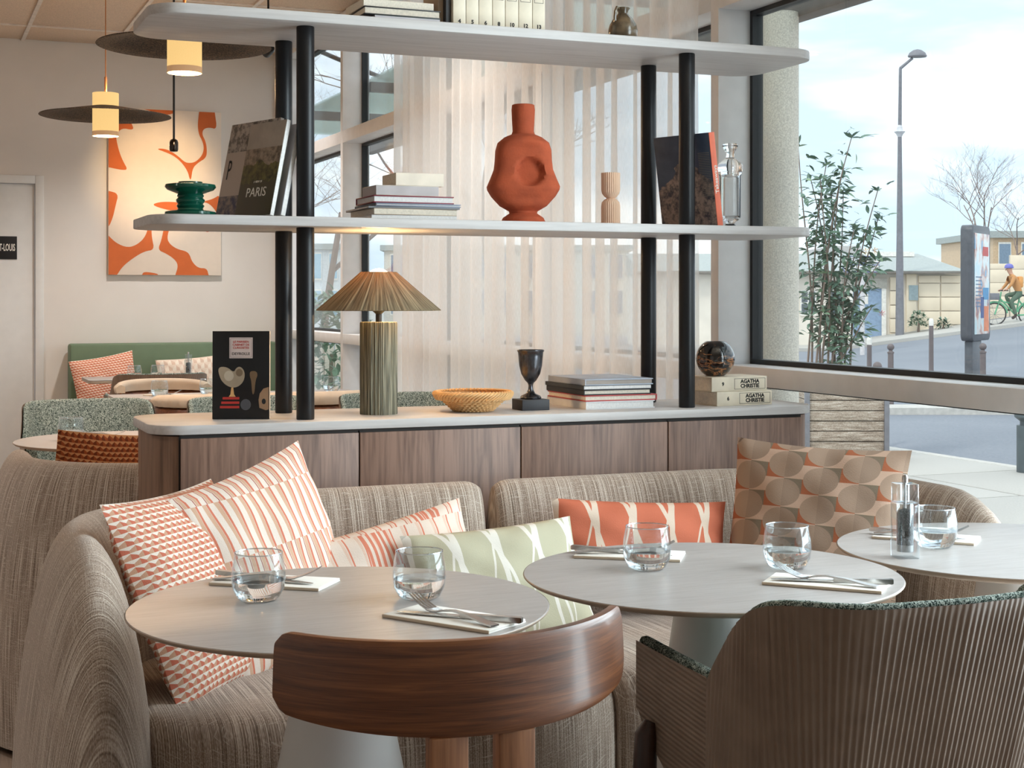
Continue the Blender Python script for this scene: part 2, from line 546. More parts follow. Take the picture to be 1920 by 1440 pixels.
def fab_leaf(name, base, line, n=4.2):
    m = NT(name)
    u, v, _ = m.sep(m.uv())
    wob = m.m1('MULTIPLY', m.noise(m.vec(m.m1('MULTIPLY', u, 3.0), m.m1('MULTIPLY', v, 1.5)), 1.0, 1.0), 0.5)
    acc = None
    for (ph, amp, fr, wd, sh) in ((0.2, 0.50, 1.7, 0.050, 0.0), (1.9, -0.45, 1.9, 0.038, 0.35), (0.9, 0.30, 2.6, 0.02, 0.62)):
        uu = m.m1('ADD', m.m1('MULTIPLY', u, n), sh)
        k, fu = cell(m, m.m1('ADD', uu, m.m1('MULTIPLY', m.m1('SINE', m.m1('ADD', m.m1('MULTIPLY', v, fr), m.m1('ADD', wob, ph))), amp)))
        ww = m.m1('MULTIPLY', wd, m.m1('ADD', 0.7, v))
        s = m.m1('LESS_THAN', m.m1('ABSOLUTE', m.m1('SUBTRACT', fu, 0.5)), ww)
        acc = s if acc is None else m.m1('MAXIMUM', acc, s)
    return fab_finish(m, m.mix(acc, lin(base), lin(line)))
def fab_circles(name, n, disc, tri, dark, org):
    m = NT(name)
    u, v, _ = m.sep(m.uv())
    i, fu = cell(m, m.m1('MULTIPLY', u, n))
    j, fv = cell(m, m.m1('ADD', m.m1('MULTIPLY', v, n * 1.25), m.m1('MULTIPLY', i, 0.5)))
    x = m.m1('SUBTRACT', fu, 0.5); y = m.m1('SUBTRACT', fv, 0.5)
    rr = m.m1('ADD', m.m1('MULTIPLY', x, x), m.m1('MULTIPLY', y, y))
    inside = m.m1('LESS_THAN', rr, 0.225)
    q1 = m.m1('GREATER_THAN', m.m1('MULTIPLY', x, y), 0.0)
    up = m.m1('GREATER_THAN', y, 0.0)
    col = m.mix(q1, lin(tri), m.mix(up, lin(org), lin(dark)))
    col = m.mix(inside, col, m.mix(m.m1('GREATER_THAN', x, 0.0), lin(disc), lin(tuple(c * 0.94 for c in disc))))
    return fab_finish(m, col)
M['c_hex'] = fab_hex('print_hex', 23, 32, (228, 215, 203), (196, 112, 90), (198, 154, 128))
M['c_hex2'] = fab_hex('print_hex_rust', 24, 28, (196, 138, 92), (150, 74, 40), (112, 54, 30))
M['c_hex3'] = fab_hex('print_hex_pink', 20, 24, (236, 212, 196), (196, 110, 84), (206, 140, 112))
M['c_bars'] = fab_bars('print_bars', 15, 3.2, (226, 211, 199), (206, 168, 142), (206, 122, 98), (160, 78, 58))
M['c_fine'] = fab_bars('print_fine_bars', 13, 3.0, (226, 208, 194), (222, 192, 174), (212, 130, 106), (196, 120, 98), 0.10, True)
M['c_green'] = fab_leaf('print_leaf_sage', (184, 178, 154), (222, 216, 206), 4.2)
M['c_orange'] = fab_leaf('print_leaf_coral', (198, 112, 86), (218, 198, 180), 4.6)
M['c_circ'] = fab_circles('print_circles', 4.6, (160, 136, 118), (188, 158, 138), (122, 108, 92), (160, 96, 68))
M['c_cream'] = fab_hex('print_cream', 9, 7, (226, 208, 192), (212, 186, 168), (232, 220, 206))

# ------------------------------------------------------------------ the room
XW = 2.60; YB = 10.55; XL = -3.5; YF = -3.0; ZC = 3.0
floor = Geo().b2(XL, XW, YF, YB, -0.12, -0.012).obj('floor', M['plank']); floor['kind'] = 'structure'
pw, pl_ = 0.2435, 1.70
plank_me = Geo().b2(-pw/2+0.001, pw/2-0.001, -pl_/2+0.001, pl_/2-0.001, -0.012, 0.0, 0.0012).mesh('plank', M['plank'])
for i in range(25):
    xx = XL + pw * (i + 0.5) + 0.005
    yy = YF + pl_/2 - (i % 3) * 0.55
    while yy < YB + pl_/2:
        y0, y1 = max(yy - pl_/2, YF), min(yy + pl_/2, YB)
        if y1 - y0 > 0.05:
            link(plank_me, 'plank', floor, (xx, (y0+y1)/2, 0), scale=(1, (y1-y0)/pl_, 1))
        yy += pl_
ceiling = Geo().b2(XL, XW, YF, YB, ZC + 0.03, ZC + 0.2).obj('ceiling', M['white_wall']); ceiling['kind'] = 'structure'
tile_me = Geo().b2(-0.29, 0.29, -0.59, 0.59, 0.006, 0.028, 0.002).mesh('ceiling_tile', M['tile'])
g = Geo()
xs = [0.726 + 0.6 * k for k in range(-8, 5)]
ys = [9.98 - 1.2 * k for k in range(-1, 12)]
xs = [x for x in xs if XL < x < XW]; ys = [y for y in ys if YF < y < YB]
for x in xs: g.b2(x-0.012, x+0.012, YF, YB, ZC-0.004, ZC+0.03)
for y in ys: g.b2(XL, XW, y-0.012, y+0.012, ZC-0.003, ZC+0.03)
g.obj('ceiling_grid', M['tbar'], ceiling)
xe = [XL] + xs + [XW]; ye = [YF] + sorted(ys) + [YB]
for i in range(len(xe)-1):
    for j in range(len(ye)-1):
        w, h = xe[i+1]-xe[i], ye[j+1]-ye[j]
        if w < 0.03 or h < 0.03: continue
        link(tile_me, 'ceiling_tile', ceiling, ((xe[i]+xe[i+1])/2, (ye[j]+ye[j+1])/2, ZC), scale=((w-0.018)/0.58, (h-0.018)/1.18, 1))
def wall(name, *b):
    o = Geo().b2(*b).obj(name, M['white_wall']); o['kind'] = 'structure'; return o
wall('wall_left', XL-0.15, XL, YF-0.15, YB+0.15, -0.12, ZC+0.2)
wall('wall_front', XL, XW+0.1, YF-0.15, YF, -0.12, ZC+0.2)
# back wall with the door opening at the left of the picture
DX1 = gx(66, YB); DX0 = DX1 - 0.86; DZ = 2.03
g = Geo()
g.b2(XL, DX0, YB, YB+0.15, -0.12, ZC+0.2); g.b2(DX1, XW+0.1, YB, YB+0.15, -0.12, ZC+0.2); g.b2(DX0, DX1, YB, YB+0.15, DZ, ZC+0.2)
o = g.obj('wall_back', M['white_wall']); o['kind'] = 'structure'
door = struct_empty('door_1', ((DX0+DX1)/2, YB, 0))
w2 = (DX1-DX0)/2
Geo().b2(-w2+0.004, w2-0.004, 0.012, 0.055, 0.006, DZ-0.004, 0.002).obj('door_leaf', M['door_white'], door)
g = Geo()
g.b2(w2, w2+0.055, -0.014, 0.0, 0, DZ+0.055, 0.003); g.b2(-w2-0.055, -w2, -0.014, 0.0, 0, DZ+0.055, 0.003); g.b2(-w2, w2, -0.014, 0.0, DZ, DZ+0.055, 0.003)
g.obj('door_casing', M['door_white'], door)
g = Geo(); g.tube([(-w2+0.08, 0.012, 1.0), (-w2+0.08, -0.05, 1.0), (-w2+0.2, -0.05, 1.0)], 0.009, 8); g.obj('door_handle', M['steel'], door)
bb = Geo().b2(DX1+0.055, XW-0.15, YB-0.014, YB, 0, 0.09, 0.002).obj('baseboard_back', M['door_white']); bb['kind'] = 'structure'
# sign on the door
sx1 = gx(32, YB); sz0, sz1 = gz(20, 486, YB), gz(20, 443, YB)
sg = thing('door_sign', 'black door sign with white lettering on the white door', 'sign', (sx1-0.085, YB+0.012, (sz0+sz1)/2))
Geo().b2(-0.085, 0.085, -0.006, 0, -(sz1-sz0)/2, (sz1-sz0)/2, 0.001).obj('sign_plate', M['black_ink'], sg)
text_obj('sign_lettering', 'ST-LOUIS', 0.066, M['white_ink'], sg, (0.073, -0.0065, 0), FRONT, align='RIGHT', sx=0.42, bold=0.0015)

# window wall: bays of 1.507 m, each with mullion, four rails, gaskets and three panes
ZR0, ZR1, ZT0, ZT1 = 0.975, 1.035, 2.20, 2.275
mull = [4.24 + 1.507 * k for k in range(-5, 5)]
edges = [YF] + [y for y in mull if y > YF + 0.2] + [YB]
for k in range(len(edges)-1):
    y0, y1 = edges[k], edges[k+1]
    win = struct_empty('window_%d' % (k+1), (XW, y0, 0))
    a0 = 0.05 if k > 0 else 0.0
    L = y1 - y0
    Geo().b2(-0.14, 0.03, 0, 0.05, 0, ZC, 0.002).obj('mullion', M['frame_grey'], win)
    for (z0, z1, dx) in ((0.0, 0.05, 0.14), (ZR0, ZR1, 0.14), (ZT0, ZT1, 0.14), (ZC-0.06, ZC, 0.14)):
        Geo().b2(-dx, 0.03, 0.05, L, z0, z1, 0.002).obj('rail', M['frame_grey'], win)
    for (z0, z1) in ((0.05, ZR0), (ZR1, ZT0), (ZT1, ZC-0.06)):
        g = Geo(); t = 0.016
        g.b2(-0.02, 0.02, 0.05, 0.05+t, z0, z1); g.b2(-0.02, 0.02, L-t, L, z0, z1)
        g.b2(-0.02, 0.02, 0.05+t, L-t, z0, z0+t); g.b2(-0.02, 0.02, 0.05+t, L-t, z1-t, z1)
        g.obj('gasket', M['gasket'], win)
        Geo().b2(-0.004, 0.004, 0.05+t, L-t, z0+t, z1-t).obj('pane', M['pane'], win)
tr = Geo().b2(XW-0.14, XW+0.03, YB-0.02, YB, 0, ZC).obj('trim_1', M['frame_grey']); tr['kind'] = 'structure'

# sheer curtains in front of the glass
def sheer():
    m = NT('sheer_voile')
    m.t.nodes.remove(m.b)
    u, v, _ = m.sep(m.uv())
    thread = m.noise(m.vec(m.m1('MULTIPLY', u, 900.0), m.m1('MULTIPLY', v, 40.0)), 1.0, 1.0)
    c = m.ramp(thread, [(0.3, lin((242, 236, 230))), (0.7, lin((252, 248, 244)))])
    df = m.n('ShaderNodeBsdfDiffuse', {'Color': c}); tl = m.n('ShaderNodeBsdfTranslucent', {'Color': c})
    tp = m.n('ShaderNodeBsdfTransparent', {'Color': (1, 1, 1, 1)})
    a = m.n('ShaderNodeMixShader', {0: 0.78, 1: df.outputs[0], 2: tl.outputs[0]})
    b = m.n('ShaderNodeMixShader', {0: 0.33, 1: a.outputs[0], 2: tp.outputs[0]})
    m.t.links.new(b.outputs[0], m.out.inputs['Surface'])
    return m.m
M['sheer'] = sheer()
def curtain(y0, y1, x, label, seed):
    rnd = random.Random(seed)
    n = int((y1-y0) * 230)
    ph = [rnd.uniform(0, 6.28) for _ in range(5)]
    xs_ = []; ss = [0]
    def off(t, zf):
        s = (y1-y0) * t
        w = 0.034 * math.sin(s*2*PI/0.142 + ph[0] + 1.2*math.sin(s*2.7+ph[3])) + 0.012 * math.sin(s*2*PI/0.071 + ph[1]) + 0.010 * math.sin(s*2*PI/0.41 + ph[2])
        return w * (0.75 + 0.35 * zf)
    nz = 8
    def s_of(t): return (y1-y0)*t
    def fn(i, j):
        t = i / n; zf = 1 - j / (nz-1)
        z = 0.03 + 2.86 * (j / (nz-1))
        return ((x + off(t, zf), y0 + (y1-y0)*t + 0.007*math.sin(s_of(t)*2*PI/0.071 + 2*ph[0]) + 0.008*math.sin(t*40+ph[4])*zf, z), (t*(y1-y0)*1.5, z))
    o = Geo().grid(fn, n+1, nz).obj('sheer_curtain', M['sheer'], ang=180)
    return tag(o, label, 'curtain', 'sheer curtains along the window')
curtain(4.30, 5.55, 2.395, 'sheer cream curtain behind the right posts, ending at the wide pale mullion', 3)
curtain(5.54, 7.48, 2.395, 'sheer cream curtain behind the terracotta vase and lamp, further from the street pane', 5)
ctr = Geo().b2(2.37, 2.42, 4.2, 8.6, 2.90, 2.93, 0.003).obj('curtain_track', M['frame_grey'])
tag(ctr, 'slim pale track above the sheer curtains', 'curtain track')
# ------------------------------------------------------------------ shelving cabinet that divides the room
CX0, CX1, CY0, CY1 = 0.535, 2.40, 3.56, 3.95
WT0, WT1 = 0.925, 0.948
MS0, MS1 = 1.428, 1.452
TS0, TS1 = 1.930, 1.955
def rrect(x0, x1, y0, y1, r, n=8):
    p = []
    for (cx, cy, a0) in ((x1-r, y1-r, 0), (x0+r, y1-r, 90), (x0+r, y0+r, 180), (x1-r, y0+r, 270)):
        for k in range(n+1):
            a = math.radians(a0 + 90.0*k/n)
            p.append((cx + r*math.cos(a), cy + r*math.sin(a)))
    return p
cab = thing('shelving_cabinet', 'low walnut cabinet with pale worktop, black posts and two open shelves', 'shelf unit', (0, 0, 0))
body = rrect(CX0+0.012, CX1-0.012, CY0+0.03, CY1-0.012, 0.09)
g = Geo(); g.prism(rrect(CX0+0.012, CX1-0.012, CY0+0.012, CY1-0.012, 0.075), 0.06, WT0-0.004)
g.obj('body', M['walnut_edge'], cab)
Geo().prism(rrect(CX0+0.05, CX1-0.05, CY0+0.05, CY1-0.05, 0.05), 0.0, 0.06).obj('plinth', M['dark_gap'], cab)
dxs = [gx(338, CY0), gx(675, CY0), gx(978, CY0), gx(1254, CY0), gx(1505, CY0)]
for k in range(4):
    Geo().b2(dxs[k]+0.002, dxs[k+1]-0.002, CY0+0.004, CY0+0.0135, 0.075, WT0-0.009, 0.001).obj('door', M['walnut'], cab)
    g = Geo().b2(dxs[k]-0.002, dxs[k]+0.002, CY0+0.0100, CY0+0.0125, 0.075, WT0-0.004); g.obj('shadow_gap', M['dark_gap'], cab)
Geo().b2(dxs[0], dxs[4], CY0+0.0100, CY0+0.0125, WT0-0.009, WT0-0.0005).obj('top_gap', M['dark_gap'], cab)
for (nm, z0, z1) in (('worktop', WT0, WT1), ('shelf_board', MS0, MS1), ('shelf_board', TS0, TS1)):
    Geo().prism(rrect(CX0, CX1, CY0, CY1, 0.085), z0, z1, 0.0025).obj(nm, M['lam'], cab)
for px_ in (0.923, 2.006):
    for py_ in (3.63, 3.86):
        for (z0, z1) in ((WT1, MS0), (MS1, TS0)):
            g = Geo(); g.lathe([(0, 0), (0.0215, 0), (0.0225, 0.002), (0.0225, z1-z0-0.002), (0.0215, z1-z0), (0, z1-z0)], 28)
            g.obj('post', M['black_metal'], cab, (px_, py_, z0))

# ------------------------------------------------------------------ books
def col(name, rgb, rough=0.5, **k):
    key = 'col_' + name
    if key not in M: M[key] = plain(key, rgb, rough, **k)
    return M[key]
def book(label, L, W, T, cover, pages, loc, rot, soft=False, spine='-y', group=None, spine_mat=None, name='book'):
    """L along x (spine length), W along y, T along z; origin at the middle of the lower face."""
    t = thing(name, label, 'book', loc, 0, group, rot)
    bt = 0.0012 if soft else 0.0028
    e = 0.0 if soft else 0.003
    s = -1 if spine == '-y' else 1
    g = Geo()
    g.b2(-L/2, L/2, -W/2, W/2, 0, bt, 0.0004); g.b2(-L/2, L/2, -W/2, W/2, T-bt, T, 0.0004)
    y0 = s*W/2
    if not spine_mat: g.b2(-L/2, L/2, min(y0, y0-s*bt), max(y0, y0-s*bt), bt, T-bt)
    g.obj('cover', cover, t)
    if spine_mat:
        Geo().b2(-L/2, L/2, min(y0+s*0.0015, y0-s*bt), max(y0+s*0.0015, y0-s*bt), 0, T, 0.001).obj('spine', spine_mat, t)
    pa, pb = -s*(W/2-e), s*(W/2-bt-0.0003)
    Geo().b2(-L/2+e, L/2-e, min(pa, pb), max(pa, pb), bt+0.0002, T-bt-0.0002).obj('pages', pages, t)
    return t
def stack(x, y, z, items, group):
    for (label, L, W, T, cov, pg, dx, dy, rz, soft, spine, along) in items:
        # along 'x': long side faces the viewer
        if along == 'x': book(label, L, W, T, cov, pg, (x+dx+L/2, y+dy+W/2, z), (0, 0, rz), soft, spine, group)
        else: book(label, L, W, T, cov, pg, (x+dx+W/2, y+dy+L/2, z), (0, 0, rz+PI/2), soft, spine, group)
        z += T + 0.0003
    return z
PW, PC = M['paper_white'], M['paper']
# seven thin and thick books lying on the middle shelf
yA = 3.70
xA = gx(697, yA)
zt = stack(xA, yA, MS1, [
    ('white paperback lying lowest in the pile on the middle shelf', 0.235, 0.17, 0.0165, col('wht', (222, 222, 224)), PW, 0.0, 0.0, 0.0, True, '+y', 'x'),
    ('cream-paged paperback second from the bottom of the middle shelf pile', 0.230, 0.205, 0.017, col('tan', (176, 150, 122)), PC, 0.004, 0, 0.02, True, '+y', 'x'),
    ('thin grey magazine sticking out left of the middle shelf pile', 0.250, 0.24, 0.005, col('greymag', (128, 130, 134)), PW, -0.004, 0.0, -0.03, True, '-y', 'x'),
    ('thin white-paged hardback under the maroon book on the middle shelf', 0.236, 0.19, 0.0085, col('steelblue', (132, 140, 158)), PW, 0.01, 0.0, 0.01, False, '+y', 'x'),
    ('maroon hardback with white pages in the middle shelf pile', 0.222, 0.165, 0.0195, col('maroon', (126, 32, 52)), PW, 0.005, 0.0, 0.0, False, '+y', 'x'),
    ('thick grey-paged paperback second from the top of the middle shelf pile', 0.172, 0.125, 0.026, col('wht2', (226, 214, 200)), col('greypages', (188, 180, 180), 0.9), 0.012, 0.0, 0.0, True, '+y', 'x'),
    ('fat cream paperback topmost in the pile on the middle shelf', 0.132, 0.12, 0.0335, col('cream', (228, 214, 196)), PC, 0.066, 0.0, 0.0, True, '-y', 'x'),
], 'books piled on the middle shelf')
# five large books lying on the worktop
yB = 3.655
xB = gx(1097, yB)
stack(xB, yB, WT1, [
    ('large pale hardback at the bottom of the worktop pile', 0.265, 0.210, 0.0215, col('wht', (222, 222, 224)), PW, 0.003, 0.0, 0, False, '+y', 'y'),
    ('red-covered book sticking out right in the worktop pile', 0.255, 0.220, 0.0165, col('redbk', (186, 62, 62)), PC, 0.0, 0.0, 0, False, '-y', 'y'),
    ('black-covered cream-paged book in the middle of the worktop pile', 0.255, 0.205, 0.0150, col('blk', (40, 38, 40)), PC, -0.002, 0.003, 0, False, '+y', 'y'),
    ('thin dark-covered book just under the top of the worktop pile', 0.262, 0.205, 0.0110, col('blk2', (58, 60, 62)), PW, -0.004, 0.0, 0, True, '+y', 'y'),
    ('grey hardback topmost in the pile on the worktop', 0.25, 0.208, 0.0170, col('bluegrey', (176, 184, 198)), col('pgrey', (170, 160, 152), 0.9), 0.0, 0.0, 0, False, '+y', 'y'),
], 'books piled on the worktop')

# crime novels: cream spines with boxed lettering
cream_cover = col('crime', (226, 214, 192), 0.55)
def novel(label, num, loc, rot, group, T=0.0405, L=0.19, W=0.125, vert=False):
    t = book(label, L, W, T, cream_cover, M['paper'], loc, rot, False, '-y', group, spine_mat=col('crime', (226, 214, 192)), name='novel')
    sp = [c for c in t.children if c.name.startswith('spine')][0]
    y = -W/2 - 0.0016
    g = Geo(); a0, a1, b0, b1 = -0.018, L/2-0.006, 0.005, T-0.005
    for (x0, x1, z0, z1) in ((a0, a1, b0, b0+0.0009), (a0, a1, b1-0.0009, b1), (a0, a0+0.0009, b0, b1), (a1-0.0009, a1, b0, b1)):
        g.b2(x0, x1, y-0.0003, y+0.0003, z0, z1)
    g.obj('spine_box', M['black_ink'], sp)
    cx = (a0+a1)/2
    text_obj('spine_lettering', 'AGATHA', 0.0150, M['black_ink'], sp, (cx, y, T*0.66), FRONT, bold=0.0006, sx=1.05)
    text_obj('spine_lettering', 'CHRISTIE', 0.0150, M['black_ink'], sp, (cx, y, T*0.34), FRONT, bold=0.0006, sx=1.05)
    text_obj('spine_number', num, 0.014, M['black_ink'], sp, (-L/2+(0.014 if vert else 0.038), y, T*0.5), FRONT if not vert else Matrix(((0, 1, 0), (0, 0, -1), (-1, 0, 0))).to_euler(), bold=0.0006)
    return t
yN = 3.70
novel('cream novel lying second under the dark agate vase', '6', (gx(1368, yN)+0.006, yN+0.0, WT1), (0, 0, math.radians(5)), 'cream novels lying under the round vase')
novel('cream novel lying directly under the dark agate vase', '9', (gx(1361, yN)+0.004, yN+0.004, WT1+0.0408), (0, 0, math.radians(5)), 'cream novels lying under the round vase')
yS = 3.61
edges_px = [849, 873.5, 897.5, 923, 947, 972, 998, 1022]
nums = ['4', '5', '6', '8', '10', '12', '13']
ords = ['leftmost of the seven upright', 'second from the left of the seven upright', 'third from the left of the seven upright', 'fourth and middle of the seven upright', 'third from the right of the seven upright', 'second from the right of the seven upright', 'rightmost of the seven upright']
for k in range(7):
    xa, xb = gx(edges_px[k], yS), gx(edges_px[k+1], yS)
    T = xb-xa-0.0012
    # stands on its tail: local x -> up, local z -> -x of the room, spine to the viewer
    R = Matrix(((0, 0, -1), (0, 1, 0), (1, 0, 0))).to_euler()
    novel('cream novel, %s on the top shelf' % ords[k], nums[k], (xb-0.0006, yS+0.0625, TS1+0.095), R, 'cream novels upright on the top shelf', T=T, vert=True)
# dark slim book upright beside them, and the flat pile to their left
R = Matrix(((0, 0, -1), (0, 1, 0), (1, 0, 0))).to_euler()
book('dark slim book upright left of the cream novels', 0.20, 0.14, 0.012, col('blk', (40, 38, 40)), PC, (gx(847, 3.61), 3.69, TS1+0.10), R, False, '-y', 'books on the top shelf')
book('brown-backed book upright beside the dark slim one on the top shelf', 0.19, 0.12, 0.014, col('brown', (150, 128, 104)), PC, (gx(847, 3.61)-0.0125, 3.70, TS1+0.095), R, True, '-y', 'books on the top shelf')
stack(gx(703, 3.62), 3.62, TS1, [
    ('white-paged book lowest of the flat pile on the top shelf', 0.175, 0.13, 0.017, col('grygrn', (120, 128, 124)), col('lilac', (206, 202, 208), 0.9), 0.0, 0, 0, True, '+y', 'x'),
    ('dark hardback with cream pages lying on the top shelf', 0.205, 0.18, 0.021, col('blk', (40, 38, 40)), PC, -0.028, 0, 0, False, '+y', 'x'),
    ('cream paperback topmost of the flat pile on the top shelf', 0.19, 0.15, 0.02, col('cream', (228, 214, 196)), PC, -0.03, 0.01, 0.03, True, '+y', 'x'),
], 'books on the top shelf')

# ---- books standing with their covers in view
def cover_photo(name, kind):
    m = NT(name)
    x, y, z = m.sep(m.ob())
    n = m.noise(m.scl(m.ob(), (1, 1, 1)), 60.0, 5.0, 0.65)
    n2 = m.noise(m.ob(), 18.0, 3.0, 0.6)
    if kind == 'paris':          # x = up the cover
        sky_ = m.ramp(n2, [(0.3, lin((150, 140, 130))), (0.7, lin((170, 158, 146)))])
        town = m.ramp(n, [(0.35, lin((72, 62, 54))), (0.6, lin((156, 138, 120)))])
        park = m.ramp(n, [(0.35, lin((40, 40, 22))), (0.62, lin((104, 96, 48)))])
        h = m.m1('ADD', x, m.m1('MULTIPLY', m.m1('SUBTRACT', n2, 0.5), 0.06))
        c = m.mix(m.m1('GREATER_THAN', h, 0.018), park, town)
        c = m.mix(m.m1('GREATER_THAN', x, 0.055), c, sky_)
        c = m.mix(m.m1('LESS_THAN', h, -0.035), c, lin((72, 64, 44)))
    elif kind == 'mono':
        pic = m.ramp(n, [(0.4, lin((70, 64, 60))), (0.56, lin((170, 158, 148)))])
        c = m.mix(m.m1('GREATER_THAN', x, 0.05), lin((176, 160, 148)), pic)
        c = m.mix(m.m1('LESS_THAN', x, -0.068), c, m.ramp(n, [(0.4, lin((48, 50, 78))), (0.62, lin((140, 124, 112)))]))
    else:                        # mountain back cover
        sky_ = m.ramp(n2, [(0.3, lin((52, 62, 80))), (0.7, lin((70, 82, 102)))])
        rock = m.ramp(n, [(0.38, lin((64, 60, 66))), (0.6, lin((160, 138, 126)))])
        ridge = m.m1('ADD', x, m.m1('ADD', m.m1('MULTIPLY', m.m1('SUBTRACT', n2, 0.5), 0.09), m.m1('MULTIPLY', m.m1('ABSOLUTE', m.m1('ADD', y, 0.01)), 0.9)))
        c = m.mix(m.m1('GREATER_THAN', ridge, 0.075), rock, sky_)
    m.set(Base_Color=c, Roughness=0.35)
    return m.m
M['cov_paris'] = cover_photo('cover_city_view', 'paris')
M['cov_mono'] = cover_photo('cover_old_city', 'mono')
M['cov_mount'] = cover_photo('cover_mountain', 'mount')
def standing(label, H, W, T, cover, pages, loc, phi, beta, spine='+y', spine_mat=None, group=None):
    """phi: plan angle of the cover's width, beta: lean away from the cover's face."""
    base = Matrix(((0, -1, 0), (0, 0, -1), (1, 0, 0)))   # x->up, y->left, z->towards the viewer
    Rm = Matrix.Rotation(phi, 3, 'Z') @ Matrix.Rotation(beta, 3, 'X') @ base
    up = Rm @ Vector((1, 0, 0))
    t = book(label, H, W, T, cover, pages, Vector(loc) + up*(H/2), Rm.to_euler(), True, spine, group, spine_mat)
    return t

def face_text(t, txt, size, mat, up, right, T, **k):
    c = [c for c in t.children if c.name.startswith('cover')][0]
    return text_obj('cover_lettering', txt, size, mat, c, (up, -right, T + 0.0002), Matrix(((0, 1, 0), (-1, 0, 0), (0, 0, 1))).to_euler(), **k)
ph = math.radians(-70); lean = math.radians(-12)
away = Vector((-math.sin(ph), math.cos(ph), 0))      # direction the books lean
GB = 'guide books leaning on the left posts'
p0 = Vector((gx(480, 3.70), 3.70, MS1+0.0035))
b1 = standing('city guide with a park photograph and pale capital lettering, leaning foremost', 0.245, 0.165, 0.013, M['cov_paris'], PW, p0, ph, lean, '+y', None, GB)
face_text(b1, 'PARIS', 0.034, M['white_ink'], -0.062, 0.0, 0.013, sx=1.1)
face_text(b1, 'A VIEW OF', 0.008, M['white_ink'], -0.034, 0.0, 0.013)
b2_ = standing('large grey city book with old photographs leaning just behind the park guide', 0.255, 0.23, 0.011, M['cov_mono'], PW, p0 + away*0.0150 + Vector((-0.034, 0.070, 0)), ph, lean, '+y', None, GB)
face_text(b2_, 'P', 0.075, M['black_ink'], 0.0, -0.088, 0.011, sx=0.5)
b3_ = standing('silver-backed book leaning last of the three guides against the left post', 0.235, 0.165, 0.014, col('silverbk', (176, 178, 186), 0.3), PW, p0 + away*0.0320 + Vector((0.0, -0.004, 0)), ph, lean, '+y', None, GB)
# dark mountain book with coral spine leaning on the right posts
pR = Vector((gx(1303, 3.72), 3.72, MS1+0.004))
b4 = standing('dark mountain-photo book with a coral spine leaning on the right post', 0.262, 0.20, 0.024, M['cov_mount'], PW, pR, math.radians(-68), math.radians(9), '-y', col('coral', (232, 116, 84)))
sp4 = [c for c in b4.children if c.name.startswith('spine')][0]
text_obj('spine_lettering', 'Takeaways', 0.020, M['white_ink'], sp4, (0.0, -0.1017, 0.012), FRONT, sx=0.9, bold=0.0003)
cv4 = [c for c in b4.children if c.name.startswith('cover')][0]
g = Geo()
for k in range(26):
    g.b2(0.075-k*0.0048, 0.0768-k*0.0048, -0.055, -0.095, 0.0241, 0.0243)
g.obj('cover_print', col('greytext', (120, 116, 112)), cv4)
# black cabinet-of-curiosities book facing the camera
yD = 3.69
xD = gx(451, yD)
bD = standing('black book with a nautilus cup and skull on its cover, upright on the worktop', 0.220, 0.142, 0.018, col('blackcov', (14, 13, 14), 0.35), PC, (xD+0.007, yD+0.017, WT1+0.0005), -TH+math.radians(2), math.radians(-1.0), '+y')
cvD = [c for c in bD.children if c.name.startswith('cover')][0]
TD = 0.018
def dpatch(name, mat, pts, h=0.0003):     # print on the cover: (right, up) in metres from its middle
    if len(pts) > 7:
        for _ in range(2): pts = [q for i in range(len(pts)) for q in (tuple(.75*a+.25*b for a, b in zip(pts[i], pts[(i+1) % len(pts)])), tuple(.25*a+.75*b for a, b in zip(pts[i], pts[(i+1) % len(pts)])))]
    g = Geo(); g.prism([(u, -r) for (r, u) in pts], TD, TD+h); return g.obj(name, mat, cvD)
def disc_pts(r, u, a, b, n=20): return [(r+a*math.cos(2*PI*k/n), u+b*math.sin(2*PI*k/n)) for k in range(n)]
def rect_pts(r0, r1, u0, u1): return [(r0, u0), (r1, u0), (r1, u1), (r0, u1)]
dpatch('title_card', col('card', (192, 172, 164)), rect_pts(-0.029, 0.029, 0.042, 0.094))
for (a, b, c, d) in ((-0.0265, 0.0265, 0.0445, 0.0450), (-0.0265, 0.0265, 0.0910, 0.0915), (-0.0265, -0.0260, 0.0445, 0.0915), (0.0260, 0.0265, 0.0445, 0.0915)):
    dpatch('card_border', M['black_ink'], rect_pts(a, b, c, d), 0.0005)
for (tx, sz, u, mt) in (('LE PARISIEN', 0.0075, 0.083, M['red_ink']), ('CABINET DE', 0.0075, 0.0755, M['red_ink']), ('CURIOSITES', 0.0075, 0.068, M['red_ink']), ('DEYROLLE', 0.0095, 0.053, M['black_ink'])):
    text_obj('cover_lettering', tx, sz, mt, cvD, (u, 0, TD+0.0004), Matrix(((0, 1, 0), (-1, 0, 0), (0, 0, 1))).to_euler(), ext=0.0002, bold=0.0001)
dpatch('printed_cup', col('nautilus', (150, 132, 110)), [(-0.058, 0.020), (-0.035, 0.021), (-0.018, 0.006), (-0.012, 0.018), (-0.002, 0.022), (0.008, 0.012), (0.010, -0.004), (0.004, -0.020), (-0.010, -0.031), (-0.026, -0.031), (-0.042, -0.022), (-0.053, -0.006)])
dpatch('printed_spiral', col('spiral', (112, 92, 70)), disc_pts(-0.004, 0.006, 0.0085, 0.0095), 0.0005)
dpatch('printed_highlight', col('cuplight', (176, 160, 140)), disc_pts(-0.030, -0.002, 0.012, 0.013), 0.0004)
dpatch('printed_stem', col('gilt', (196, 150, 96)), [(-0.024, -0.031), (-0.019, -0.031), (-0.017, -0.048), (-0.013, -0.054), (-0.030, -0.054), (-0.026, -0.048)], 0.0004)
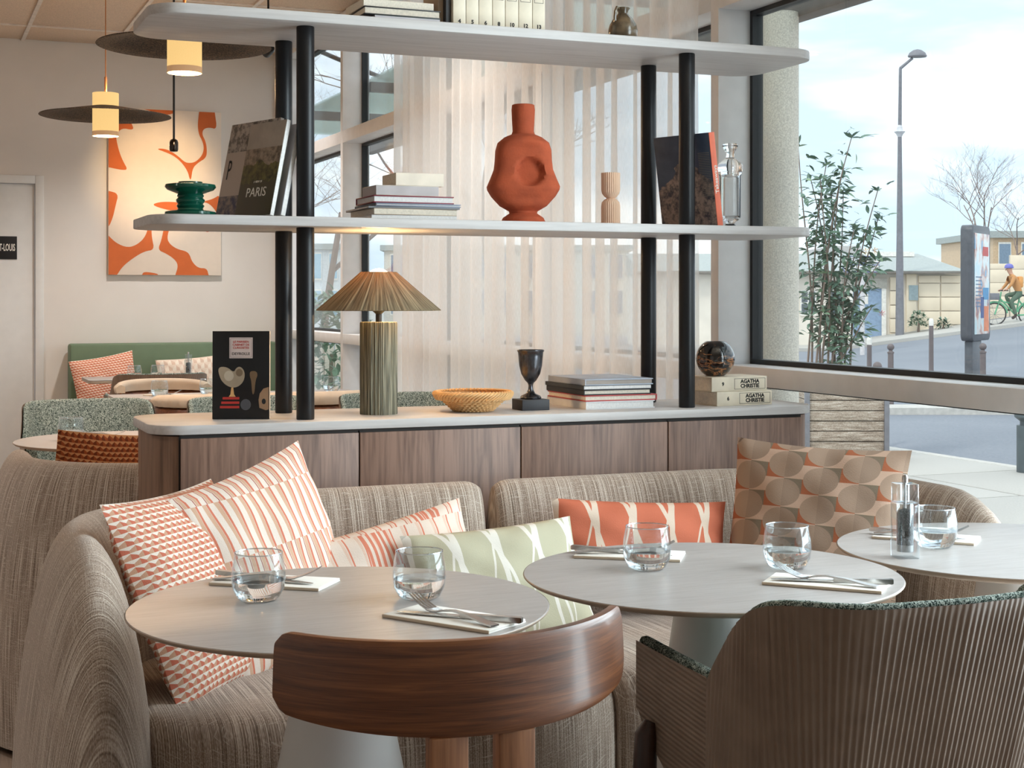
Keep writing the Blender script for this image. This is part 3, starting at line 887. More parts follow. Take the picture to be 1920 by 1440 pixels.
for u in (-0.058, -0.069, -0.080):
    dpatch('printed_coral', M['red_ink'], rect_pts(-0.052+(u+0.08)*0.3, -0.004, u-0.003, u+0.003), 0.0004)
dpatch('printed_ball', col('ball', (74, 72, 76)), disc_pts(0.012, -0.074, 0.013, 0.014), 0.0005)
dpatch('printed_skull', col('skull', (150, 116, 88)), [(0.069, -0.030), (0.056, -0.034), (0.047, -0.046), (0.044, -0.062), (0.046, -0.082), (0.062, -0.088), (0.069, -0.086)])
dpatch('printed_eye', M['black_ink'], disc_pts(0.057, -0.066, 0.005, 0.007), 0.0005)
dpatch('printed_figure', col('bone', (104, 80, 56)), [(0.022, 0.010), (0.038, 0.010), (0.042, 0.0), (0.036, -0.014), (0.034, -0.046), (0.028, -0.050), (0.026, -0.014), (0.022, -0.004)])

# ------------------------------------------------------------------ ornaments on the shelves
def one(geo, name, mat, label, cat, loc, rz=0.0, ang=38, group=None):
    return tag(geo.obj(name, mat, None, loc, (0, 0, rz), ang), label, cat, group)
# green glass spool vase
y = 3.66; x = gx(357, y)
pr = [(0, 0), (0.058, 0), (0.062, 0.004), (0.061, 0.010), (0.050, 0.013), (0.032, 0.015), (0.030, 0.019), (0.034, 0.025), (0.030, 0.030), (0.034, 0.035), (0.035, 0.040), (0.030, 0.045), (0.033, 0.050), (0.030, 0.054), (0.040, 0.058), (0.056, 0.064), (0.062, 0.071), (0.060, 0.077), (0.048, 0.079), (0.030, 0.079), (0.029, 0.084), (0.024, 0.084), (0.022, 0.070), (0, 0.066)]
one(Geo().lathe(pr, 40), 'spool_vase', M['green_glass'], 'dark green glass spool-shaped vase at the left end of the middle shelf', 'vase', (x, y, MS1))
# terracotta vase: flattened body with a thumbed-in disc
y = 3.74; x = gx(981, y)
sc = depth_at(981, y) / FPX
prof_px = [(0, 415), (41, 415), (42, 410), (38, 402), (26, 394), (27, 390), (44, 380), (60, 362), (67, 350), (68, 344), (62, 330), (55, 312), (53, 295), (52, 276), (48, 262), (36, 252), (22, 246), (20, 240), (21, 222), (22, 200), (21, 191), (19, 190), (17, 191), (16, 240), (0, 242)]
def interp(prof, k=3):
    out = []
    for a, b in zip(prof[:-1], prof[1:]):
        for q in range(k): out.append((a[0]+(b[0]-a[0])*q/k, a[1]+(b[1]-a[1])*q/k))
    return out + [prof[-1]]
pr = [(r*sc, (415-yy)*sc) for r, yy in interp(prof_px, 4)]
g = Geo(); vs = []; fs = []; uv = []
nA = 72
for (r, z) in pr:
    for i in range(nA):
        a = 2*PI*i/nA
        ca, sa = math.cos(a), math.sin(a)
        body_ = max(0.0, min(1.0, (z-0.03)/0.04)) * max(0.0, min(1.0, (0.235-z)/0.03))
        e = 2.0 + 1.6*body_
        rr = 1.0 / (abs(ca)**e + abs(sa)**e)**(1/e)
        X_, Y_ = r*rr*ca, r*rr*sa*(1-0.30*body_)
        if sa < 0 and body_ > 0.3:
            d = math.hypot(X_-0.012, z-0.140)
            t_ = max(0.0, min(1.0, (0.040-d)/0.006))
            Y_ += 0.019*t_*(1 if r > 0.04 else 0)
        vs.append((X_, Y_, z)); uv.append((i/nA, z))
m_ = len(pr)
for j in range(m_-1):
    for i in range(nA): fs.append([j*nA+i, j*nA+(i+1) % nA, (j+1)*nA+(i+1) % nA, (j+1)*nA+i])
g.add(vs, fs, uv)
one(g, 'terracotta_vase', M['terracotta'], 'terracotta bottle vase with a pressed round hollow on the middle shelf', 'vase', (x, y, MS1), -TH+0.1, 50)
# fluted peach candle holder
y = 3.72; x = gx(1145, y)
pr = interp([(0, 0), (0.0255, 0), (0.0258, 0.055), (0.024, 0.066), (0.017, 0.074), (0.011, 0.0775), (0.016, 0.081), (0.023, 0.090), (0.0255, 0.10), (0.0255, 0.148), (0.022, 0.148), (0.021, 0.12), (0, 0.12)], 2)
one(Geo().lathe(pr, 120, fn=lambda r, z, a, i, j: r*(1+0.035*math.cos(30*a)) if r > 0.012 else r), 'fluted_holder', M['peach'], 'peach fluted hourglass candle holder beside the terracotta vase', 'candle holder', (x, y, MS1), 0, 60)
# clear apothecary jar: body and stopper
y = 3.70; x = gx(1369, y)
jar = thing('apothecary_jar', 'clear footed glass apothecary jar with stopper near the street window', 'jar', (x, y, MS1))
pr = [(0, 0), (0.027, 0), (0.028, 0.003), (0.016, 0.008), (0.012, 0.013), (0.016, 0.018), (0.026, 0.024), (0.030, 0.032), (0.0305, 0.150), (0.033, 0.154), (0.033, 0.160), (0.029, 0.160), (0.0275, 0.15), (0.0275, 0.035), (0.022, 0.028), (0, 0.026)]
Geo().lathe(pr, 40).obj('jar_body', M['glass'], jar)
pr = [(0, 0.152), (0.026, 0.152), (0.0268, 0.1605), (0.034, 0.161), (0.037, 0.176), (0.034, 0.185), (0.022, 0.194), (0.0125, 0.202), (0.0115, 0.214), (0.019, 0.228), (0.0225, 0.236), (0.020, 0.242), (0, 0.243)]
Geo().lathe(pr, 40).obj('stopper', M['glass'], jar)
# brown jug on the top shelf
y = 3.62; x = gx(1168, y)
jug = thing('glazed_jug', 'small brown glazed jug with handle on the top shelf', 'jug', (x, y, TS1))
pr = [(0, 0), (0.034, 0), (0.039, 0.008), (0.0405, 0.022), (0.037, 0.038), (0.028, 0.054), (0.018, 0.064), (0.014, 0.070), (0.015, 0.078), (0.020, 0.085), (0.018, 0.086), (0.013, 0.078), (0.012, 0.066), (0, 0.05)]
Geo().lathe(pr, 36).obj('jug_body', M['jug'], jug)
Geo().tube([(-0.014, -0.006, 0.083), (-0.024, -0.012, 0.084), (-0.030, -0.015, 0.072), (-0.031, -0.014, 0.056), (-0.028, -0.010, 0.044)], 0.0042, 8).obj('jug_handle', M['jug'], jug)
# cane basket bowl
y = 3.72; x = gx(887, y)
bas = thing('cane_basket', 'shallow woven cane basket bowl on the worktop beside the lamp', 'basket', (x, y, WT1))
pr = [(0, 0.001), (0.040, 0.0), (0.052, 0.004), (0.062, 0.012), (0.074, 0.024), (0.086, 0.035), (0.096, 0.043), (0.092, 0.043), (0.082, 0.036), (0.070, 0.027), (0.058, 0.016), (0.046, 0.009), (0, 0.007)]
rw = interp(pr, 4)
Geo().lathe(rw, 96, fn=lambda r, z, a, i, j: r + (0.0016*math.cos(24*a + (j % 2)*PI) if r > 0.03 else 0)).obj('basket_bowl', M['basket'], bas, ang=70)
g = Geo()
for s_ in range(60):
    a = 2*PI*s_/60
    pts = []
    for q in range(7):
        t_ = q/6; aa = a + 0.34*t_; rr = 0.098 + 0.009*math.sin(PI*t_*1.0); zz = 0.034 + 0.020*math.sin(PI*0.5*t_)*1.0
        pts.append((rr*math.cos(aa), rr*math.sin(aa), zz))
    g.tube(pts, 0.0032, 5)
g.obj('braided_rim', M['basket'], bas)
for q, (rr, zz) in enumerate(((0.0525, 0.0040), (0.0575, 0.0085), (0.0635, 0.0140), (0.0695, 0.0195), (0.0760, 0.0255), (0.0825, 0.0310), (0.0890, 0.0365))):
    ph_b = (q % 2)*PI
    g = Geo(); n_b = 264
    g.tube([((rr+0.0026*math.cos(33*2*PI*k/n_b+ph_b))*math.cos(2*PI*k/n_b), (rr+0.0026*math.cos(33*2*PI*k/n_b+ph_b))*math.sin(2*PI*k/n_b), zz) for k in range(n_b+1)], 0.0027, 6)
    g.obj('woven_band', M['basket'], bas)
# silver goblet on a dark block
y = 3.72; x = gx(995, y)
gob = thing('goblet', 'tarnished silver goblet on a dark square plinth beside the basket', 'goblet', (x, y, WT1))
Geo().box((0, 0, 0.0145), (0.080, 0.075, 0.029), 0.0015).obj('plinth_block', M['slate'], gob)
pr = [(0, 0.029), (0.028, 0.029), (0.029, 0.033), (0.026, 0.038), (0.013, 0.044), (0.007, 0.054), (0.006, 0.066), (0.008, 0.072), (0.016, 0.080), (0.026, 0.098), (0.0315, 0.120), (0.0335, 0.145), (0.0345, 0.156), (0.0375, 0.160), (0.036, 0.163), (0.033, 0.160), (0.031, 0.14), (0.024, 0.10), (0, 0.086)]
Geo().lathe(pr, 40).obj('cup', M['silver'], gob)
# round agate-glazed vase on the novels
y = 3.70; x = gx(1341, y)
zb = WT1 + 0.0816
R_ = 0.0555
pr = [(0, 0), (0.022, 0)] + [(R_*math.sin(t_), 0.050 - R_*math.cos(t_)) for t_ in [0.46 + k*(2.28-0.0)/14 for k in range(14)]] + [(0.026, 0.0985), (0.025, 0.090), (0, 0.08)]
one(Geo().lathe(pr, 48), 'round_vase', M['agate'], 'round black and amber glazed vase standing on the cream novels', 'vase', (x, y, zb))

# ------------------------------------------------------------------ raffia table lamp
y = 3.73; x = gx(710, y)
lamp = thing('table_lamp', 'raffia-wrapped table lamp with a wide conical shade, lit', 'lamp', (x, y, WT1))
rnd = random.Random(4)
jit = [rnd.uniform(-0.0014, 0.0014) for _ in range(200)]
Geo().lathe([(0, 0), (0.048, 0), (0.0485, 0.004), (0.0485, 0.238), (0.047, 0.241), (0, 0.241)], 160, fn=lambda r, z, a, i, j: r + (jit[i % 160] if r > 0.04 else 0)).obj('lamp_base', M['raffia'], lamp, ang=60)
Geo().lathe([(0, 0.240), (0.008, 0.240), (0.008, 0.262), (0.017, 0.270), (0.017, 0.300), (0, 0.300)], 20).obj('socket', M['black_metal'], lamp)
sh0, sh1 = 0.272, 0.372
sp = [(0.163, sh0), (0.130, sh0+0.028), (0.098, sh0+0.055), (0.068, sh0+0.081), (0.046, sh1)]
shp = sp + [(r-0.0022, z-0.0012) for r, z in reversed(sp)] + [sp[0]]
Geo().lathe(shp, 192, fn=lambda r, z, a, i, j: r + jit[i % 192]*1.2).obj('lamp_shade', M['raffia_shade'], lamp, ang=60)
M['bulb'] = emit('warm_bulb', (1.0, 0.64, 0.30), 48.0)
Geo().lathe([(0, 0.300), (0.014, 0.302), (0.018, 0.32), (0.029, 0.345), (0.030, 0.358), (0.025, 0.371), (0.013, 0.379), (0, 0.381)], 24).obj('bulb', M['bulb'], lamp)
def point(name, loc, e, colr, r=0.02, parent=None):
    d = bpy.data.lights.new(name, 'POINT'); d.energy = e; d.color = colr; d.shadow_soft_size = r
    o = bpy.data.objects.new(name, d); COL.objects.link(o); o.location = loc
    if parent: o.parent = parent
    return o
WARM = (1.0, 0.66, 0.36)
point('bulb_light', (0, 0, 0.315), 0.9, WARM, 0.015, lamp).location = (0.028, -0.028, 0.30)
# ------------------------------------------------------------------ sofas
def smooth_path(pts, step=0.025):
    out = []
    for a, b in zip(pts[:-1], pts[1:]):
        d = math.hypot(b[0]-a[0], b[1]-a[1]); n = max(1, int(d/step))
        for k in range(n): out.append((a[0]+(b[0]-a[0])*k/n, a[1]+(b[1]-a[1])*k/n))
    return out + [pts[-1]]
def arc(cx, cy, r, a0, a1, n=14):
    return [(cx+r*math.cos(math.radians(a0+(a1-a0)*k/n)), cy+r*math.sin(math.radians(a0+(a1-a0)*k/n))) for k in range(n+1)]
def back_sweep(path, zt, w0, e0, e1, low0=0.0, low1=0.0, fy=lambda y: y):
    """rounded upholstered wall along a path; e0/e1: length over which each end is rounded off, low: how far the top sinks there"""
    P = smooth_path(path, 0.02)
    n = len(P); S = [0.0]
    for i in range(1, n): S.append(S[-1] + math.hypot(P[i][0]-P[i-1][0], P[i][1]-P[i-1][1]))
    tot = S[-1]
    # denser stations at the rounded ends
    st = []
    for k in range(13): st.append(e0*(1-math.cos(PI/2*k/12)))
    s = e0 + 0.02
    while s < tot-e1: st.append(s); s += 0.02
    for k in range(13): st.append(tot - e1*(1-math.cos(PI/2*(12-k)/12)))
    def at(s):
        i = 0
        lo, hi = 0, n-1
        while hi-lo > 1:
            mid = (lo+hi)//2
            if S[mid] <= s: lo = mid
            else: hi = mid
        t = (s-S[lo])/max(1e-9, S[hi]-S[lo])
        p = (P[lo][0]+(P[hi][0]-P[lo][0])*t, P[lo][1]+(P[hi][1]-P[lo][1])*t)
        a = max(0, lo-2); b = min(n-1, hi+2)
        tx, ty = P[b][0]-P[a][0], P[b][1]-P[a][1]
        l = math.hypot(tx, ty)
        return p, (tx/l, ty/l)
    nf = 37; zb = 0.02
    VL = [0.0]; pr_ = None
    for j in range(nf):
        c_, s_ = w0*math.cos(PI*j/(nf-1)), (zt-zb)*max(0.0, math.sin(PI*j/(nf-1)))**(2/2.5)
        if pr_: VL.append(VL[-1] + math.hypot(c_-pr_[0], s_-pr_[1]))
        pr_ = (c_, s_)
    def fn(i, j):
        s = st[i]
        (x, y), (tx, ty) = at(s)
        k = 1.0; zz = zt
        if s < e0:
            q = 1 - s/e0; k = math.sqrt(max(0.0, 1-q**2.2)); zz = zt - low0*(q**2.4)
        if s > tot-e1:
            q = 1 - (tot-s)/e1; k2 = math.sqrt(max(0.0, 1-q**2.2)); k = min(k, k2); zz = min(zz, zt - low1*(q**2.4))
        f = PI*j/(nf-1)
        c, sn = math.cos(f), math.sin(f)
        zrel = max(0.0, sn)**(2/2.5)
        off = w0*c*k*(1.0 - 0.16*max(0, 0.35-zrel))
        z = zb + (zz-zb)*zrel*(0.25+0.75*min(1.0, k*1.6) if (low0 if s < e0 else low1) else (0.93+0.07*min(1, k*1.5)))
        return ((x - ty*off, fy(y + tx*off), z), (s, VL[j]))
    return Geo().grid(fn, len(st), nf)
def sofa(label, mirror=False):
    fy = (lambda y: 7.56 - y) if mirror else (lambda y: y)
    t = thing('curved_sofa', label, 'sofa', (0, 0, 0), 0, 'curved sofas either side of the cabinet')
    left = [(0.312, 2.52), (0.312, 3.05)] + arc(0.692, 3.05, 0.38, 180, 90)[1:] + [(1.325, 3.43)]
    xr = 1.93 - (0.13 if mirror else 0.0)
    right = [(1.335, 3.43)] + [(xr, 3.43)] + arc(xr, 3.04, 0.39, 90, 0)[1:] + [(xr+0.39, 2.52)]
    back_sweep(left, 0.80, 0.128, 0.40, 0.06, 0.42, 0.03, fy).obj('backrest', M['sofa'], t, ang=180)
    back_sweep(right, 0.80, 0.125, 0.06, 0.40, 0.03, 0.42, fy).obj('backrest', M['sofa'], t, ang=180)
    # two seat cushions with bowed fronts
    for (x0, x1, a, b) in ((0.405, 1.3298, 2.70, 2.605), (1.3302, 2.225, 2.69, 2.605)):
        n, mz = 36, 16
        def fn(i, j):
            u = i/n; x = x0 + (x1-x0)*u
            e = min(u, 1-u)*(x1-x0)
            ed = 1 - max(0.0, 1-e/0.03)**2*0.010/0.03 if e < 0.03 else 1.0
            yf = a + (b-a)*(1-abs(2*u-1)**3)
            s = j/(mz-1)
            pts = [(0.012, 0.04), (0.0, 0.12), (-0.006, 0.26), (-0.004, 0.40), (0.006, 0.445), (0.025, 0.472), (0.06, 0.484), (0.12, 0.488), (0.25, 0.488), (0.40, 0.484), (0.75, 0.478)]
            q = s*(len(pts)-1); k = min(int(q), len(pts)-2); f = q-k
            dy = pts[k][0]+(pts[k+1][0]-pts[k][0])*f; z = pts[k][1]+(pts[k+1][1]-pts[k][1])*f
            y = min(yf+dy, 3.36)
            droop = 0.007*max(0.0, 1-e/0.02)**2
            return ((x, fy(y+droop*0.4), max(0.02, z-droop)), (x, y*0.9 - z))
        g = Geo(); g.grid(fn, n+1, mz)
        for b0 in (0, n*mz): g.f.append([b0+q for q in range(mz)])
        g.obj('seat', M['sofa'], t, ang=70)
    g = Geo(); g.b2(0.45, 2.18, min(fy(2.80), fy(3.30)), max(fy(2.80), fy(3.30)), 0.0, 0.30)
    g.obj('base', M['dark_gap'], t)
    return t
sofa('curved oat boucle sofa in front of the walnut cabinet, full of cushions')
sofa('curved oat boucle sofa behind the cabinet, only its rounded left end showing', True)

# ------------------------------------------------------------------ cushions
def cushion_mesh(name, w, h, t, mat, seed=0, n=26):
    rnd = random.Random(seed)
    ph = [rnd.uniform(0, 6.28) for _ in range(6)]
    g = Geo()
    for side in (-1, 1):
        def fn(i, j):
            u = -1+2*i/n; v = -1+2*j/n
            k = (max(0.0, 1-abs(u)**2.6)**0.55) * (max(0.0, 1-abs(v)**2.6)**0.55)
            x = u*w/2*(1-0.055*(1-v*v)); z = v*h/2*(1-0.055*(1-u*u))
            edge = 1-k
            wr = 0.0045*math.sin(9*u+ph[0]+2*v)*math.sin(7*v+ph[1]) + 0.004*math.sin(17*u*v+ph[2])*edge + 0.003*math.sin(22*u+ph[3])*max(0, abs(v)-0.7)
            y = side*(t/2*k + wr*k**0.3*(1 if k > 0.001 else 0))
            return ((x, y, z), ((u+1)/2*(1 if side < 0 else 1), (v+1)/2))
        g.grid(fn, n+1, n+1)
    return g.mesh(name, mat, 60)
def cushion(label, w, h, t, mat, centre, nrm, lean, roll=0.0, group='scatter cushions on the front sofa', seed=0):
    al = math.atan2(nrm[0], -nrm[1])
    R = Matrix.Rotation(al, 3, 'Z') @ Matrix.Rotation(math.radians(-lean), 3, 'X') @ Matrix.Rotation(math.radians(roll), 3, 'Y')
    o = link(cushion_mesh('cushion', w, h, t, mat, seed), 'cushion', None, centre, R.to_euler())
    return tag(o, label, 'cushion', group)
cushion('pink and white tumbling-block cushion leaning in the left arm of the front sofa', 0.43, 0.43, 0.13, M['c_hex'], (0.545, 3.03, 0.66), (0.77, -0.64), 24, 0, seed=1)
cushion('pink and tan broken-stripe cushion, tallest at the left of the front sofa', 0.42, 0.42, 0.12, M['c_bars'], (0.72, 3.13, 0.69), (0.52, -0.85), 17, -13, seed=2)
cushion('long pale cushion with fine salmon bars, partly behind the sage cushion', 0.50, 0.27, 0.10, M['c_fine'], (0.985, 3.17, 0.615), (0.12, -0.99), 20, -11, seed=3)
cushion('sage green leaf-print cushion in the middle of the front sofa', 0.44, 0.28, 0.11, M['c_green'], (1.24, 3.10, 0.605), (0.10, -0.99), 26, -2, seed=4)
cushion('coral leaf-print cushion behind the middle table on the front sofa', 0.45, 0.25, 0.10, M['c_orange'], (1.655, 3.225, 0.635), (-0.15, -0.99), 14, 3, seed=5)
cushion('brown cushion with overlapping discs in the right corner of the front sofa', 0.43, 0.43, 0.12, M['c_circ'], (2.02, 3.03, 0.69), (-0.74, -0.67), 16, 2, seed=6)

# ------------------------------------------------------------------ round tables
def round_table(label, x, y):
    t = thing('round_table', label, 'table', (x, y, 0), 0, 'round pedestal tables')
    Geo().lathe([(0, 0.726), (0.325, 0.726), (0.343, 0.7315), (0.349, 0.7365), (0.3495, 0.7385), (0.349, 0.7395)], 96).obj('table_edge', M['table_edge'], t)
    Geo().lathe([(0, 0.735), (0.340, 0.735), (0.3485, 0.7392), (0.3475, 0.740), (0, 0.740)], 96).obj('tabletop', M['table'], t)
    Geo().lathe([(0, 0.726), (0.066, 0.726), (0.066, 0.70), (0.070, 0.66), (0.083, 0.57), (0.105, 0.467), (0.132, 0.30), (0.150, 0.12), (0.156, 0.02), (0.157, 0.0), (0, 0.0)], 64).obj('pedestal', M['ped'], t)
    return t
ZT = 0.740
round_table('round pale table nearest the wooden chair, laid for two', 0.67, 2.40)
round_table('round pale table in front of the coral cushion, laid for two', 1.383, 2.41)
round_table('round pale table at the right edge with the pepper mill', 2.09, 2.42)
round_table('round pale table behind the far sofa end, below the large pendant', 0.695, 5.52)

# ------------------------------------------------------------------ table settings
gl_pr = [(0, 0), (0.029, 0), (0.036, 0.005), (0.0435, 0.020), (0.0458, 0.038), (0.0445, 0.056), (0.0405, 0.079), (0.0398, 0.0805), (0.0390, 0.079), (0.0430, 0.056), (0.0443, 0.038), (0.0420, 0.021), (0.034, 0.0125), (0, 0.0105)]
wa_pr = [(0, 0.0008), (0.0285, 0.0008), (0.0352, 0.0057), (0.0425, 0.0205), (0.0440, 0.034), (0, 0.034)]
M['thin_glass'] = pane_glass('thin_tumbler_glass', (0.97, 0.985, 0.985, 1), 0.055)
M['rim_glass'] = pane_glass('rim_glass', (0.95, 0.97, 0.98, 1), 0.5)
rim_me = Geo().tube([(0.0398*math.cos(2*PI*k/48), 0.0398*math.sin(2*PI*k/48), 0.0806) for k in range(49)], 0.0011, 8, caps=False).mesh('rim', M['rim_glass'])
glass_me = Geo().lathe(gl_pr, 48).mesh('tumbler_body', M['thin_glass'])
water_me = Geo().lathe(wa_pr, 48).mesh('water', M['water'])
def tumbler(label, x, y, z=ZT, group='water tumblers'):
    t = thing('tumbler', label, 'glass', (x, y, z), 0, group)
    link(glass_me, 'tumbler_body', t); link(water_me, 'water', t); link(rim_me, 'rim', t)
    return t
# cutlery along x: handle end at x = 0
def fork_mesh():
    g = Geo()
    st = [(0.0, 0, 0.0022, 0.017, 0.0024), (0.02, 0, 0.0035, 0.017, 0.0026), (0.06, 0, 0.009, 0.011, 0.003), (0.095, 0, 0.0105, 0.0065, 0.0032), (0.118, 0, 0.0075, 0.007, 0.003), (0.130, 0, 0.0045, 0.015, 0.0022), (0.140, 0, 0.0040, 0.023, 0.0018), (0.150, 0, 0.0055, 0.0245, 0.0016)]
    g.ribbon(st)
    for q in (-1.5, -0.5, 0.5, 1.5):
        y = q*0.0064
        g.ribbon([(0.149, y, 0.0055, 0.0046, 0.0016), (0.165, y, 0.0105, 0.0040, 0.0016), (0.180, y, 0.017, 0.0034, 0.0014), (0.195, y*0.98, 0.025, 0.0016, 0.0010)])
    return g.mesh('fork', M['steel'], 50)
def knife_mesh():
    g = Geo()
    g.ribbon([(0.0, 0, 0.0045, 0.008, 0.007), (0.003, 0, 0.0045, 0.0115, 0.009), (0.05, 0, 0.0045, 0.0105, 0.008), (0.100, 0, 0.0042, 0.0085, 0.0068), (0.104, 0, 0.0040, 0.010, 0.005)])
    g.ribbon([(0.104, 0, 0.0035, 0.012, 0.0022), (0.125, 0.001, 0.0030, 0.0175, 0.0016), (0.17, 0.001, 0.0028, 0.0180, 0.0012), (0.198, 0.002, 0.0026, 0.0130, 0.0010), (0.213, 0.004, 0.0025, 0.004, 0.0008)])
    return g.mesh('knife', M['steel'], 50)
fork_me, knife_me = fork_mesh(), knife_mesh()
nap_me = Geo()
nap_me.b2(-0.105, 0.105, -0.05, 0.05, 0.0, 0.0028, 0.0010); nap_me.b2(-0.1045, 0.1045, -0.0495, 0.0495, 0.0030, 0.0058, 0.0010)
nap_me = nap_me.mesh('napkin', M['napkin'])
nap_edge = Geo().b2(-0.105, 0.105, -0.0512, -0.0496, 0.0004, 0.0054, 0.0006).mesh('folded_edge', M['napkin_edge'])
def setting(where, A, B, handle, side, z=ZT, dfork=0.012):
    """A, B: ends of the napkin's near edge; handle: 'A' or 'B'; side: +1 if the napkin lies to the left of A->B"""
    ax = Vector((B[0]-A[0], B[1]-A[1])); L = ax.length; ax /= L
    nr = Vector((-ax.y, ax.x))*side
    c = Vector(((A[0]+B[0])/2, (A[1]+B[1])/2)) + nr*0.05
    ang = math.atan2(ax.y, ax.x)
    t = thing('napkin', 'folded white paper napkin ' + where, 'napkin', (c.x, c.y, z), ang if side > 0 else ang + PI, 'paper napkins')
    link(nap_me, 'paper_fold', t); link(nap_edge, 'folded_edge', t)
    zz = z + 0.0060
    if handle == 'B':
        h = Vector((B[0], B[1])); d = -ax
    else:
        h = Vector((A[0], A[1])); d = ax
    # knife under, fork over it, handles apart and heads crossing
    k0 = h + nr*0.070 - d*0.012
    k1 = h + d*0.20 + nr*0.020
    a = math.atan2((k1-k0).y, (k1-k0).x)
    o = link(knife_me, 'knife', None, (k0.x, k0.y, zz), (0, 0, a)); tag(o, 'steel table knife under the fork ' + where, 'knife', 'table knives')
    f0 = h + nr*0.022 + d*0.006
    f1 = h + d*0.20 + nr*(0.022+dfork*3.4)
    a = math.atan2((f1-f0).y, (f1-f0).x)
    o = link(fork_me, 'fork', None, (f0.x, f0.y, zz + 0.0005), (0, 0, a)); tag(o, 'steel fork with upturned tines ' + where, 'fork', 'table forks')
setting('by the near edge of the front left table', (0.7036, 2.276), (0.8197, 2.098), 'B', 1)
setting('on the far left side of the front left table', (0.491, 2.650), (0.670, 2.513), 'A', 1)
setting('on the far left side of the middle table', (1.2076, 2.653), (1.388, 2.528), 'A', 1)
setting('by the right near edge of the middle table', (1.413, 2.275), (1.554, 2.129), 'B', 1)
setting('on the right-hand table behind the pepper mill', (1.893, 2.632), (2.043, 2.468), 'A', 1)
tumbler('water tumbler left on the front left table, before the striped cushion', 0.551, 2.486)
tumbler('water tumbler right on the front left table, beside the near napkin', 0.808, 2.398)
tumbler('water tumbler left on the middle table, before the coral cushion', 1.294, 2.496)
tumbler('water tumbler right on the middle table, before the brown disc cushion', 1.544, 2.404)
tumbler('water tumbler on the right-hand table behind the pepper mill', 1.955, 2.492)
def mill_acrylic():
    return pane_glass('clear_acrylic', (0.955, 0.975, 0.98, 1), 0.13)
M['acrylic'] = mill_acrylic()
def pepper():
    m = NT('peppercorns')
    n = m.n('ShaderNodeTexVoronoi', {'Vector': m.ob(), 'Scale': 320.0}).outputs['Distance']
    m.set(Base_Color=m.ramp(n, [(0.2, lin((52, 42, 36))), (0.6, lin((14, 12, 12)))]), Roughness=0.7); m.bump(n, 0.8, 0.003)
    return m.m
M['pepper'] = pepper()
def mill(label, x, y, z, rz=0.0, fill=True):
    t = thing('pepper_mill', label, 'pepper mill', (x, y, z), rz, 'pepper mills')
    g = Geo()
    g.prism(rrect(-0.0225, 0.0225, -0.0225, 0.0225, 0.004, 3), 0.0, 0.108, 0.001)
    g.lathe([(0, 0.012), (0.0165, 0.012), (0.0165, 0.1079), (0, 0.1079)], 24)
    g.obj('mill_body', M['acrylic'], t, fix=False)
    g = Geo(); g.prism(rrect(-0.0215, 0.0215, -0.0215, 0.0215, 0.004, 3), 0.1095, 0.146, 0.001)
    g.lathe([(0, 0.1100), (0.009, 0.1100), (0.009, 0.1455), (0, 0.1455)], 16)
    g.obj('mill_cap', M['acrylic'], t, fix=False)
    Geo().lathe([(0, 0.0255), (0.0158, 0.0255), (0.0158, 0.086), (0.0125, 0.093), (0, 0.097)], 20).obj('peppercorns', M['pepper'], t)
    Geo().lathe([(0, 0.0125), (0.0160, 0.0125), (0.0160, 0.0250), (0, 0.0250)], 20).obj('grinder', col('grindsteel', (150, 146, 142), 0.35, metal=0.6), t)
    Geo().lathe([(0, 0.0975), (0.0025, 0.0975), (0.0025, 0.147), (0.0055, 0.147), (0.0060, 0.158), (0.004, 0.163), (0, 0.1635)], 14).obj('spindle', M['steel'], t)
    return t
mill('clear acrylic pepper mill full of black peppercorns on the right-hand table', 1.822, 2.414, ZT, -0.30)

# ------------------------------------------------------------------ wooden chair in the foreground
wc = thing('wooden_chair', 'walnut dining chair with a curved band backrest, seen from behind', 'chair', (0.722, 2.10, 0), math.radians(-1))
def cband():
    R, ha = 0.304, math.radians(57)
    cy = -0.26 + R
    nS, nP = 56, 20
    def fn(i, j):
        t = -1 + 2*i/(nS-1)
        th = ha*t
        e = abs(t)
        # rounded corners at the two ends
        q = max(0.0, (e-0.90)/0.10)
        hh = (0.064 - 0.010*e*e) * (1 - 0.28*q**3 * 1.0)
        zc_ = 0.735 + 0.012*e*e
        f = 2*PI*j/nP
        c, s = math.cos(f), math.sin(f)
        ca = (abs(c)**0.35)*(1 if c > 0 else -1); sa = (abs(s)**0.35)*(1 if s > 0 else -1)
        th_ = 0.0115*(1 - 0.25*e)
        if q >= 1.0: th_ *= 0.75
        z = zc_ + hh*sa
        rr = R + th_*ca - (z-0.735)*0.05
        return ((rr*math.sin(th), cy - rr*math.cos(th), z), (th*R, z))
    g = Geo(); g.grid(fn, nS, nP+1)
    for base in (0, (nS-1)*(nP+1)):
        g.f.append([base+k for k in range(nP)])
    return g
def band_wood():
    m = NT('curved_walnut')
    u, v, _ = m.sep(m.uv())
    w = m.noise(m.vec(m.m1('MULTIPLY', u, 5.0), m.m1('MULTIPLY', v, 95.0)), 1.0, 5.0, 0.6, 1.0)
    gfine = m.noise(m.vec(m.m1('MULTIPLY', u, 12.0), m.m1('MULTIPLY', v, 500.0)), 1.0, 2.0)
    f = m.m1('ADD', m.m1('MULTIPLY', w, 0.75), m.m1('MULTIPLY', gfine, 0.3))
    m.set(Base_Color=m.ramp(f, [(0.36, lin((78, 42, 21))), (0.54, lin((110, 63, 34))), (0.70, lin((136, 84, 48)))]), Roughness=0.42, Coat_Weight=0.25, Coat_Roughness=0.15)
    m.bump(gfine, 0.1, 0.001)
    return m.m
M['band'] = band_wood()
cband().obj('backrest', M['band'], wc, ang=50)
